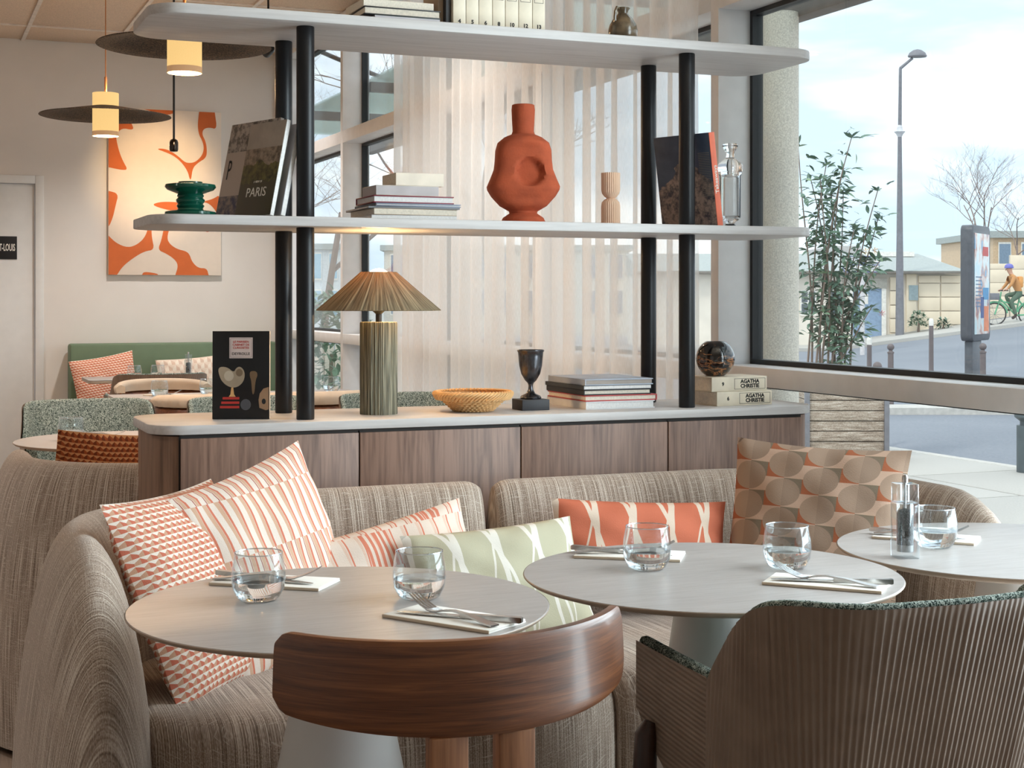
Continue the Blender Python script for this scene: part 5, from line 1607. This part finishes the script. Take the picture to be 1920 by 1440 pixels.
# grey litter post at the right edge
D = 14.1; L = lat(1929, D)
lp = street('litter_post', 'squat dark grey street post with a wider cap at the right edge', 'post', L, D, GZ)
h = hgt(772, D) - GZ
k_ = D/FPX
M['postgrey'] = plain('post_grey_green', (84, 94, 98), 0.5)
Geo().lathe([(0, 0), (22*k_, 0), (22*k_, h-0.13), (0, h-0.13)], 24).obj('post_body', M['postgrey'], lp)
Geo().lathe([(0, h-0.13), (16*k_, h-0.13), (16*k_, h-0.09), (26*k_, h-0.05), (26*k_, h-0.02), (18*k_, h), (0, h)], 24).obj('post_cap', M['postgrey'], lp)

# planter of rough boards
D = 15.1
L0, L1 = lat(1507, D), lat(1646, D)
plt = street('wooden_planter', 'weathered board planter with grey metal corner posts under the shrub', 'planter', (L0+L1)/2, D, GZ)
w = (L1-L0)/2; ztp = hgt(728, D) - GZ
rnd = random.Random(8)
M['oldboard'] = NT('weathered_board')
_m = M['oldboard']; _n = _m.noise(_m.scl(_m.ob(), (4, 4, 40)), 1.6, 5.0, 0.7, 0.6); _n2 = _m.noise(_m.ob(), 90.0, 3.0)
_m.set(Base_Color=_m.ramp(_m.m1('ADD', _m.m1('MULTIPLY', _n, 0.7), _m.m1('MULTIPLY', _n2, 0.3)), [(0.36, lin((116, 100, 86))), (0.52, lin((176, 160, 144))), (0.66, lin((210, 200, 188)))]), Roughness=0.95); _m.bump(_n2, 0.6, 0.01); M['oldboard'] = _m.m
nb = 7
for side in (0, 1):
    for k in range(nb):
        z0 = 0.02 + (ztp-0.02)*k/nb; z1 = 0.02 + (ztp-0.02)*(k+1)/nb - 0.008
        dy = rnd.uniform(-0.008, 0.008)
        Geo().b2(-w, w, -0.25+dy-0.012 + side*0.5, -0.25+dy+0.012 + side*0.5, z0, z1, 0.004).obj('board', M['oldboard'], plt)
for sx in (-1, 1):
    for k in range(nb):
        z0 = 0.02 + (ztp-0.02)*k/nb; z1 = 0.02 + (ztp-0.02)*(k+1)/nb - 0.008
        Geo().b2(sx*w-0.012, sx*w+0.012, -0.235, 0.235, z0, z1, 0.004).obj('board', M['oldboard'], plt)
    for sy in (-0.27, 0.27):
        Geo().b2(sx*(w+0.02)-0.024, sx*(w+0.02)+0.024, sy-0.024, sy+0.024, 0, ztp+0.02, 0.003).obj('corner_post', M['lampgrey'], plt)
Geo().b2(-w+0.02, w-0.02, -0.23, 0.23, 0.05, ztp-0.06).obj('soil', col('soil', (70, 58, 48), 0.95), plt)
# shrub with separate leaves
sh = street('leafy_shrub', 'loose evergreen shrub with many thin stems in the board planter', 'shrub', lat(1550, D), D, GZ + ztp - 0.06)
M['leaf'] = NT('shrub_leaf')
_m = M['leaf']; _n = _m.noise(_m.n('ShaderNodeTexCoord').outputs['Generated'], 3.0, 2.0)
_rnd = _m.n('ShaderNodeObjectInfo').outputs['Random']
_m.set(Base_Color=_m.ramp(_m.m1('ADD', _m.m1('MULTIPLY', _rnd, 0.7), _m.m1('MULTIPLY', _n, 0.3)), [(0.1, lin((84, 112, 98))), (0.5, lin((116, 142, 118))), (0.9, lin((152, 174, 138)))]), Roughness=0.45, Subsurface_Weight=0.0); M['leaf'] = _m.m
M['bark'] = plain('shrub_stem', (126, 110, 100), 0.9)
def leaf_mesh(Ln, W, mat):
    g = Geo()
    st = [0, 0.25, 0.5, 0.75, 1.0]; ww = [0.05, 0.85, 1.0, 0.62, 0.02]
    vs = []; fs = []
    for t, q in zip(st, ww):
        z = -0.18*Ln*t*t
        vs += [(Ln*t, -W/2*q, z + 0.10*W*q), (Ln*t, 0, z), (Ln*t, W/2*q, z + 0.10*W*q)]
    for k in range(4):
        a = k*3
        fs += [[a, a+3, a+4, a+1], [a+1, a+4, a+5, a+2]]
    g.add(vs, fs); return g
leaf_mes = [leaf_mesh(l, w_, M['leaf']).mesh('leaf', M['leaf'], 60, False) for l, w_ in ((0.105, 0.036), (0.125, 0.040), (0.085, 0.034), (0.13, 0.052))]
rnd = random.Random(21)
leaves = []
Ht = hgt(262, D) - sh.location.z
for s_ in range(15):
    bx_ = rnd.uniform(-0.20, 0.22); tx_ = bx_*1.4 + rnd.uniform(-0.30, 0.36); hh = Ht*rnd.uniform(0.62, 0.98)
    if s_ == 0: tx_, hh = 0.22, Ht
    if s_ == 1: tx_, hh = 0.52, Ht*0.80
    if s_ == 2: tx_, hh = 0.50, Ht*0.52
    if s_ == 3: tx_, hh = -0.15, Ht*0.86
    if s_ == 4: tx_, hh = 0.42, Ht*0.34
    by_ = rnd.uniform(-0.12, 0.12); ty_ = by_ + rnd.uniform(-0.28, 0.28)
    pts = []
    for q in range(9):
        t_ = q/8
        pts.append(Vector((bx_ + (tx_-bx_)*t_**1.7 + 0.02*math.sin(6*t_+s_), by_ + (ty_-by_)*t_**1.5, hh*t_)))
    Geo().tube(pts, [0.011*(1-0.75*q/8)+0.002 for q in range(9)], 6).obj('stem', M['bark'], sh)
    def put(base, dirv):
        leaves.append((base, dirv, rnd.randrange(3) if rnd.random() < 0.93 else 3, rnd.uniform(0, 6.28)))
    for q in range(58):
        t_ = rnd.uniform(0.22, 1.0)
        i0 = min(int(t_*8), 7); f = t_*8-i0
        p = pts[i0].lerp(pts[i0+1], f)
        tw = Vector((rnd.uniform(-1, 1), rnd.uniform(-1, 1), rnd.uniform(-0.1, 0.7)))
        tl = rnd.uniform(0.02, 0.20) * (1 if t_ > 0.5 else 0.6)
        tip = p + tw.normalized()*tl
        for r_ in range(rnd.choice((1, 2, 3))):
            b_ = p.lerp(tip, rnd.uniform(0.5, 1.0))
            put(b_, Vector((tw.x + rnd.uniform(-.6, .6), tw.y + rnd.uniform(-.6, .6), rnd.uniform(-0.5, 0.5))))
    for q in range(5): put(pts[-1], Vector((rnd.uniform(-1, 1), rnd.uniform(-1, 1), rnd.uniform(0.1, 0.9))))
rnd.shuffle(leaves)
rest = Geo()
for i, (b_, d_, k, ro) in enumerate(leaves):
    Rm = d_.normalized().to_track_quat('X', 'Z').to_matrix() @ Matrix.Rotation(rnd.uniform(-0.7, 0.7), 3, 'X')
    if i < 300:
        link(leaf_mes[k], 'leaf', sh, b_, Rm.to_euler())
    else:
        l, w_ = ((0.105, 0.036), (0.125, 0.040), (0.085, 0.034), (0.13, 0.052))[k]
        lm = leaf_mesh(l, w_, None)
        rest.add([Rm @ v + b_ for v in lm.v], lm.f)
fo = rest.obj('foliage', M['leaf'], sh, ang=60, fix=False); fo['kind'] = 'stuff'
for (px, py, c_) in ((1610, 473, (240, 190, 70)), (1627, 472, (236, 176, 60)), (1640, 588, (206, 96, 110))):
    x_ = lat(px, D) - lat(1550, D); z_ = hgt(py, D) - sh.location.z
    g = Geo()
    for k in range(7):
        a = 2*PI*k/7
        lm = leaf_mesh(0.045, 0.024, None)
        Rm = Matrix.Rotation(a, 3, 'Y') @ Matrix.Rotation(-0.5, 3, 'Z')
        g.add([Rm @ v for v in lm.v], lm.f)
    g.obj('flower', col('fl%d' % px, c_), sh, (x_, -0.30, z_), fix=False)
# ------------------------------------------------------------------ buildings and trees across the street
D = 46.0; k_ = D/FPX
fb = thing('street_building', 'low cream panelled building with grey roof across the street', 'building', LD(0, D, 0), -TH)
def fx(px): return lat(px, D)
def fz(py): return hgt(py, D)
M['facade'] = plain('cream_render', (232, 217, 194), 0.9, var=0.03, scale=2)
M['facade2'] = plain('pale_render', (226, 218, 206), 0.9, var=0.03, scale=2)
M['roofgrey'] = plain('roof_grey', (166, 172, 170), 0.9, var=0.06)
M['shutter'] = plain('shutter_grey', (186, 182, 172), 0.8)
Geo().b2(fx(1200), fx(1802), 0.0, 5.0, -0.6, fz(514)).obj('wall', M['facade2'], fb)
g = Geo(); g.add([(fx(1196), -0.35, fz(512)), (fx(1806), -0.35, fz(512)), (fx(1806), -0.35, fz(508)), (fx(1196), -0.35, fz(508)), (fx(1806), 5.2, fz(466)), (fx(1196), 5.2, fz(466)), (fx(1806), 5.2, fz(512)), (fx(1196), 5.2, fz(512))],
     [[0, 1, 2, 3], [3, 2, 4, 5], [0, 3, 5, 7], [1, 6, 4, 2], [5, 4, 6, 7], [0, 7, 6, 1]])
g.obj('roof', M['roofgrey'], fb, ang=20)
Geo().b2(fx(1196), fx(1806), -0.42, -0.35, fz(514), fz(509), 0.01).obj('gutter', col('gutter', (122, 116, 108)), fb)
Geo().b2(fx(1690), fx(1780), 4.0, 6.0, fz(474), fz(464)).obj('parapet', M['white_ink'], fb)
Geo().b2(fx(1655), fx(1714), 7.0, 12.0, fz(500), fz(446)).obj('roof_block', col('blockgrey', (190, 188, 186)), fb)
# cladding panels right of the lamp post
for (xa, xb) in ((1721, 1762), (1763, 1801)):
    for (ya, yb_) in ((517, 531), (532, 557), (558, 583), (584, 609), (610, 642)):
        Geo().b2(fx(xa)+0.01, fx(xb)-0.01, -0.06, 0.0, fz(yb_)+0.012, fz(ya), 0.006).obj('wall_panel', M['facade'], fb)
for (ya, yb_) in ((520, 545), (546, 572), (573, 597), (598, 624), (625, 648)):
    Geo().b2(fx(1668), fx(1684), -0.09, 0.0, fz(yb_)+0.012, fz(ya), 0.006).obj('corner_block', M['facade'], fb)
Geo().b2(fx(1698), fx(1716), -0.12, 0.0, -0.2, fz(514)).obj('pilaster', M['facade'], fb)
w_ = Geo().b2(fx(1702), fx(1719), -0.16, -0.12, fz(563), fz(535)).obj('notice_board', col('notice', (150, 166, 170)), fb)
Geo().b2(fx(1580), fx(1662), -0.10, 0.0, fz(541), fz(522), 0.01).obj('lintel', M['shutter'], fb)
dr = Geo().b2(fx(1598), fx(1652), -0.05, 0.0, fz(642), fz(541)).obj('door', col('doorblue', (138, 160, 186), 0.3), fb)
g = Geo()
g.b2(fx(1652), fx(1660), -0.10, 0.0, fz(642), fz(541)); g.b2(fx(1592), fx(1598), -0.10, 0.0, fz(642), fz(541))
g.obj('door_frame', M['white_ink'], dr)
Geo().b2(fx(1618), fx(1627), -0.056, -0.05, fz(570), fz(551)).obj('door_notice', M['white_ink'], dr)
for (x0, x1, y0, y1) in ((1556, 1584, 544, 592), (1500, 1530, 544, 592)):
    wi = Geo().b2(fx(x0), fx(x1), -0.05, 0.0, fz(y1), fz(y0)).obj('window', M['white_ink'], fb)
    for a in range(2):
        for b in range(2):
            xa = fx(x0) + (fx(x1)-fx(x0))*(0.08+0.46*a); xb = fx(x0) + (fx(x1)-fx(x0))*(0.46+0.46*a)
            za = fz(y1) + (fz(y0)-fz(y1))*(0.06+0.47*b); zb2 = fz(y1) + (fz(y0)-fz(y1))*(0.47+0.47*b)
            Geo().b2(xa, xb, -0.058, -0.05, za, zb2).obj('pane', col('farpane', (96, 104, 112), 0.2), wi)
# boundary wall to the right of it
bw = thing('boundary_wall', 'cream panelled boundary wall behind the cyclist', 'wall', LD(0, 47.5, 0), -TH)
D2 = 47.5
for (xa, xb, top) in ((1803, 1893, 494), (1894, 1990, 478)):
    rows = [650, 626, 602, 578, 555, 530, 505, top] if top > 490 else [650, 626, 602, 578, 555, 530, 505, top]
    for a, b in zip(rows[:-1], rows[1:]):
        if a - b < 3: continue
        for h_ in range(2):
            q0 = xa + (xb-xa)*h_/2; q1 = xa + (xb-xa)*(h_+1)/2
            Geo().b2(lat(q0, D2)+0.008, lat(q1, D2)-0.008, 0, 0.14, hgt(a, D2)+0.008, hgt(b, D2)-0.008, 0.006).obj('wall_panel', M['facade'], bw)
    Geo().b2(lat(xa, D2), lat(xb, D2), 0.03, 0.12, hgt(650, D2), hgt(top, D2)-0.02).obj('wall_core', M['kerb'], bw)
# tan house far behind, apartment block seen through the left window, long low blocks behind the curtain
def block(label, px0, px1, D, ytop, mat, rows, cols_, glass=(120, 140, 160)):
    t = thing('distant_building', label, 'building', LD(0, D, 0), -TH, 'distant buildings')
    x0, x1, zt_ = lat(px0, D), lat(px1, D), hgt(ytop, D)
    Geo().b2(x0, x1, 0, 8, -1.0, zt_).obj('wall', mat, t)
    Geo().b2(x0-0.2, x1+0.2, -0.2, 8.2, zt_, zt_+0.3).obj('roof', M['roofgrey'], t)
    for r in range(rows):
        for c in range(cols_):
            wx = x0 + (x1-x0)*(c+0.5)/cols_; wz = zt_*(r+0.55)/rows
            f = Geo().b2(wx-(x1-x0)/cols_*0.28, wx+(x1-x0)/cols_*0.28, -0.06, 0.0, wz-0.7, wz+0.7).obj('window', M['white_ink'], t)
            Geo().b2(wx-(x1-x0)/cols_*0.24, wx+(x1-x0)/cols_*0.24, -0.08, -0.061, wz-0.62, wz+0.62).obj('pane', col('farpane%d' % glass[0], glass, 0.15), f)
    return t
block('tan house behind the boundary wall and bare trees', 1862, 1990, 66, 446, col('tanhouse', (206, 178, 146)), 2, 3)
block('pale blue-glazed block through the left window', 520, 640, 75, 468, col('paleblock', (206, 212, 216)), 2, 4, (150, 186, 206))
block('long pale block dimly seen through the sheer curtain', 720, 1180, 80, 470, col('longblock', (214, 208, 198)), 2, 9)
# bare trees
M['twig'] = plain('bare_bark', (140, 124, 116), 0.95)
def bare_tree(label, L, D, H, seed, spread=0.5, levels=5, r0=0.09, z0=None):
    rnd = random.Random(seed)
    t = street('bare_tree', label, 'tree', L, D, z0, 'bare winter trees')
    tr = Geo(); tw = Geo()
    def grow(p, d, ln, r, lv):
        pts = [p]; q = p.copy(); dd = d.copy()
        for k in range(4):
            dd = (dd + Vector((rnd.uniform(-1, 1), rnd.uniform(-1, 1), rnd.uniform(-0.3, 0.6)))*0.13).normalized()
            q = q + dd*ln/4; pts.append(q.copy())
        (tr if lv >= levels-1 else tw).tube(pts, [r, r*.9, r*.8, r*.7, r*.6], 6 if lv > 2 else 4, caps=False)
        if lv <= 0: return
        for k in range(rnd.choice((3, 3, 4)) if lv > 1 else 4):
            a = rnd.uniform(0.35, 1.0)
            b_ = pts[0].lerp(pts[-1], a) if a < 0.99 else pts[-1]
            i0 = min(3, int(a*4)); b_ = pts[i0].lerp(pts[i0+1], a*4-i0)
            side = Vector((rnd.uniform(-1, 1), rnd.uniform(-1, 1), rnd.uniform(-0.1, 0.4))).normalized()
            nd = (dd*(1-spread) + side*spread).normalized()
            grow(b_, nd, ln*rnd.uniform(0.55, 0.75), r*0.5, lv-1)
    grow(Vector((0, 0, 0)), Vector((0, 0, 1)), H*0.42, r0, levels)
    tr.obj('trunk', M['twig'], t, fix=False); o = tw.obj('twigs', M['twig'], t, fix=False); o['kind'] = 'stuff'
    return t
bare_tree('bare winter tree rising behind the advertising panel', lat(1850, 62), 62, 7.4, 3, 0.45, 6, 0.07)
bare_tree('low bare tree at the right edge behind the boundary wall', lat(1905, 60), 60, 5.2, 5, 0.55, 6, 0.055)
bare_tree('bare branching tree seen through the left window beside the lamp shade', lat(606, 21), 21, 7.0, 9, 0.62, 6, 0.07, GZ)
bare_tree('bare tree dimly seen through the sheer curtain behind the vase', lat(935, 25), 25, 7.5, 12, 0.55, 5, 0.09, GZ)
# hedge bush and pale board fence beyond the left window
def bush(label, px, D, w, h, n, seed, z0=None, group='bushes'):
    rnd = random.Random(seed)
    t = street('evergreen_bush', label, 'bush', lat(px, D), D, z0, group)
    g = Geo()
    for i in range(n):
        a, b_ = rnd.uniform(0, 6.28), math.acos(rnd.uniform(-0.2, 1))
        rr = rnd.uniform(0.75, 1.0)
        p = Vector((w*rr*math.sin(b_)*math.cos(a), w*0.7*rr*math.sin(b_)*math.sin(a), h*0.45 + h*0.55*rr*math.cos(b_)))
        lm = leaf_mesh(0.13, 0.06, None)
        Rm = Vector((rnd.uniform(-1, 1), rnd.uniform(-1, 1), rnd.uniform(-0.4, 1))).normalized().to_track_quat('X', 'Z').to_matrix()
        g.add([Rm @ v + p for v in lm.v], lm.f)
    o = g.obj('foliage', M['leaf'], t, fix=False); o['kind'] = 'stuff'
    st_ = Geo().tube([(0, 0, 0), (0.02, 0, h*0.6)], [0.05, 0.02], 8).obj('stem', M['bark'], t)
    return t
bush('evergreen bush outside the left window behind the raffia shade', 618, 16.0, 0.55, 1.75, 700, 3, GZ)
bush('weedy green bush at the foot of the cream panels', 1722, 45.2, 0.30, 0.75, 160, 4)
bush('low weeds further along the cream panels', 1768, 45.2, 0.22, 0.40, 90, 6)
fe = thing('board_fence', 'pale upright board fence outside the left window', 'fence', LD(lat(600, 17.2), 17.2, GZ), -TH)
fb_me = Geo().b2(-0.055, 0.055, -0.01, 0.01, 0, 1.12, 0.004).mesh('fence_board', col('fencepale', (206, 196, 182), 0.9))
for k in range(22): link(fb_me, 'fence_board', fe, (-1.6 + k*0.122, 0, 0))
Geo().b2(-1.65, 1.05, 0.012, 0.04, 0.25, 0.32).obj('fence_rail', M['col_fencepale'], fe); Geo().b2(-1.65, 1.05, 0.012, 0.04, 0.85, 0.92).obj('fence_rail', M['col_fencepale'], fe)
# concrete column and translucent canopy outside the glass
pcx = LD(lat(1464, 6.5), 6.5)
cc = Geo().lathe([(0, GZ-0.1), (0.078, GZ-0.1), (0.078, 2.50), (0, 2.50)], 40).obj('concrete_column', M['concrete'], None, (pcx.x, pcx.y, 0)); tag(cc, 'pebble-dash concrete column outside the street window', 'column')
def ribbed():
    m = NT('ribbed_polycarbonate')
    m.t.nodes.remove(m.b)
    tl = m.n('ShaderNodeBsdfTranslucent', {'Color': lin((206, 214, 208))}); tp = m.n('ShaderNodeBsdfTransparent', {'Color': (0.9, 0.94, 0.92, 1)}); df = m.n('ShaderNodeBsdfDiffuse', {'Color': lin((190, 198, 192))})
    a = m.n('ShaderNodeMixShader', {0: 0.72, 1: df.outputs[0], 2: tl.outputs[0]}); b = m.n('ShaderNodeMixShader', {0: 0.72, 1: a.outputs[0], 2: tp.outputs[0]})
    m.t.links.new(b.outputs[0], m.out.inputs['Surface']); return m.m
cn = thing('glass_canopy', 'shallow canopy of translucent panels on dark beams outside the glass', 'canopy', (XW, 0, 2.52))
def corr(i, j):
    yy = -0.7425 + 1.485*i/120
    return ((0.03 + 1.07*j, yy, 0.075 + 0.012*(1 if (i//2) % 2 else -1)), (yy, j))
cp_me = Geo().grid(corr, 121, 2).mesh('canopy_panel', ribbed(), 20)
M['canopybeam'] = plain('canopy_beam', (104, 98, 96), 0.6)
bm_me = Geo().b2(0.03, 1.06, -0.03, 0.03, 0.0, 0.06, 0.004).mesh('beam', M['canopybeam'])
for k, yy in enumerate([y for y in mull if y > -1]):
    link(bm_me, 'beam', cn, (0, yy, 0)); link(cp_me, 'canopy_panel', cn, (0, yy+0.7535, 0))
Geo().b2(1.00, 1.09, -0.6, 12.2, -0.04, 0.06, 0.004).obj('edge_beam', M['canopybeam'], cn)
for yy in (8.85, 9.9):
    Geo().tube([(0.03, yy, 0.42), (1.02, yy, 0.07)], 0.016, 8).obj('tie_rod', M['black_metal'], cn)

# ------------------------------------------------------------------ cyclist, standing still on the far road
D = 44.0; L = lat(1898, D)
zg = road_h(L, D) 
bk = thing('bicycle', 'green city bicycle ridden at the right edge of the street', 'bicycle', LD(L, D, zg), -TH)
M['bikegreen'] = plain('bike_green', (112, 178, 140), 0.5)
M['tyre'] = plain('tyre', (66, 64, 66), 0.8)
Rw = 0.33
for wx in (-0.52, 0.52):
    g = Geo(); g.tube([(wx+Rw*math.cos(2*PI*k/28), 0, Rw+Rw*math.sin(2*PI*k/28)*0.97+0.01) for k in range(29)], 0.022, 8, caps=False)
    wh = g.obj('wheel', M['tyre'], bk)
    g = Geo()
    for k in range(10): g.tube([(wx, 0, Rw), (wx+Rw*math.cos(2*PI*k/10), 0, Rw+Rw*math.sin(2*PI*k/10))], 0.004, 4)
    g.obj('spokes', M['lampgrey'], wh)
g = Geo()
for seg in ([(0.52, 0, Rw), (0.10, 0, 0.30)], [(0.10, 0, 0.30), (0.22, 0, 0.86)], [(0.10, 0, 0.30), (-0.36, 0, 0.80)], [(0.18, 0, 0.62), (-0.35, 0, 0.72)], [(0.52, 0, Rw), (0.20, 0, 0.74)], [(-0.52, 0, Rw), (-0.36, 0, 0.80), (-0.33, 0, 1.0)]):
    g.tube(seg, 0.024, 8)
g.obj('frame', M['bikegreen'], bk)
for wx in (-0.52, 0.52):
    Geo().tube([(wx+0.37*math.cos(a), 0, Rw+0.37*math.sin(a)) for a in [0.1+k*0.26 for k in range(12)]], 0.03, 6).obj('mudguard', M['bikegreen'], bk)
Geo().lathe([(0, 0.86), (0.08, 0.865), (0.11, 0.89), (0.07, 0.92), (0, 0.925)], 14, c=(0.24, 0, 0), sx=1.3).obj('saddle', M['tyre'], bk)
Geo().tube([(-0.20, -0.26, 1.03), (-0.33, -0.18, 1.04), (-0.33, 0.18, 1.04), (-0.20, 0.26, 1.03)], 0.014, 8).obj('handlebar', M['tyre'], bk)
Geo().box((-0.55, 0, 0.86), (0.26, 0.32, 0.2), 0.02).obj('basket', M['lampgrey'], bk)
Geo().tube([(0.10, -0.12, 0.17), (0.10, 0.12, 0.43)], 0.012, 6).obj('pedals', M['tyre'], bk)
def skin_body(name, verts, edges_, radii, mat, parent, root=0, sub=2):
    me = bpy.data.meshes.new(name); me.from_pydata(verts, edges_, [])
    o = bpy.data.objects.new(name, me); COL.objects.link(o)
    md = o.modifiers.new('skin', 'SKIN'); md.use_smooth_shade = True
    for i, r in enumerate(radii):
        me.skin_vertices[0].data[i].radius = r if isinstance(r, tuple) else (r, r)
    me.skin_vertices[0].data[root].use_root = True
    s2 = o.modifiers.new('sub', 'SUBSURF'); s2.levels = sub; s2.render_levels = sub
    dg = bpy.context.evaluated_depsgraph_get(); dg.update()
    me2 = bpy.data.meshes.new_from_object(o.evaluated_get(dg))
    bpy.data.objects.remove(o)
    me2.materials.clear(); me2.materials.append(mat)
    me2.polygons.foreach_set('use_smooth', [True]*len(me2.polygons))
    return link(me2, name, parent)
cy = thing('person', 'cyclist in a tan and orange jacket with a blue helmet, riding to the left', 'person', LD(L, D, zg), -TH)
M['skin'] = plain('skin', (206, 160, 136), 0.6)
# one continuous body: pelvis 0, spine, neck, head, arms to the bar, legs to the pedals
V = [(0.22, 0, 0.98), (0.14, 0, 1.16), (0.04, 0, 1.38), (-0.02, 0, 1.50), (-0.06, 0, 1.57), (-0.09, 0, 1.66), (-0.10, 0, 1.74),
     (0.0, -0.17, 1.42), (-0.10, -0.24, 1.22), (-0.24, -0.24, 1.07), (-0.29, -0.23, 1.05),
     (0.0, 0.17, 1.42), (-0.10, 0.24, 1.22), (-0.24, 0.24, 1.07), (-0.29, 0.23, 1.05),
     (0.18, -0.10, 0.92), (-0.08, -0.12, 0.72), (0.08, -0.12, 0.30), (-0.06, -0.12, 0.20),
     (0.18, 0.10, 0.92), (-0.16, 0.12, 0.90), (0.02, 0.12, 0.52), (-0.10, 0.12, 0.44)]
E = [(0, 1), (1, 2), (2, 3), (3, 4), (4, 5), (5, 6), (2, 7), (7, 8), (8, 9), (9, 10), (2, 11), (11, 12), (12, 13), (13, 14), (0, 15), (15, 16), (16, 17), (17, 18), (0, 19), (19, 20), (20, 21), (21, 22)]
Rr = [(0.15, 0.12), (0.15, 0.115), (0.17, 0.12), 0.075, 0.06, 0.095, 0.085, 0.07, 0.05, 0.036, 0.038, 0.07, 0.05, 0.036, 0.038, 0.10, 0.072, 0.048, 0.045, 0.10, 0.072, 0.048, 0.045]
def rider():
    m = NT('rider_clothing')
    x, y_, z = m.sep(m.ob())
    c = m.mix(m.m1('GREATER_THAN', z, 1.02), lin((92, 112, 96)), lin((196, 142, 92)))
    c = m.mix(m.m1('GREATER_THAN', z, 1.52), c, lin((206, 160, 136)))
    c = m.mix(m.m1('LESS_THAN', z, 0.34), c, lin((70, 60, 58)))
    c = m.mix(m.m1('LESS_THAN', x, -0.225), c, lin((206, 160, 136)))
    m.set(Base_Color=c, Roughness=0.85); return m.m
skin_body('body', V, E, Rr, rider(), cy)
Geo().lathe([(0.112, 0), (0.118, 0.03), (0.10, 0.09), (0.06, 0.125), (0, 0.135), (0, 0.125), (0.10, 0.0), (0.112, 0)], 20, c=(-0.095, 0, 1.70), sx=1.15).obj('helmet', col('helmet', (112, 112, 186)), cy)
Geo().box((0.17, 0, 1.27), (0.16, 0.26, 0.34), 0.05, M=Matrix.Translation((0.05, 0, 0.02))).obj('backpack', col('packorange', (222, 158, 92)), cy)
for sy in (-1, 1):
    Geo().lathe([(0, -0.012), (0.009, -0.008), (0.012, 0), (0.009, 0.008), (0, 0.012)], 8, c=(-0.185, sy*0.032, 1.675)).obj('eye', M['black_ink'], cy)
Geo().tube([(-0.175, 0, 1.67), (-0.205, 0, 1.635), (-0.185, 0, 1.625)], [0.008, 0.014, 0.010], 6).obj('nose', M['skin'], cy)
for sy in (-1, 1):
    g = Geo()
    for f in range(4): g.tube([(-0.285-0.002*f, sy*(0.205+0.018*f), 1.055), (-0.325, sy*(0.205+0.018*f), 1.06), (-0.34, sy*(0.205+0.018*f), 1.035), (-0.322, sy*(0.205+0.018*f), 1.018)], 0.0085, 6)
    g.tube([(-0.28, sy*0.20, 1.04), (-0.30, sy*0.185, 1.02), (-0.318, sy*0.182, 1.015)], 0.0095, 6)
    g.obj('fingers', M['skin'], cy)
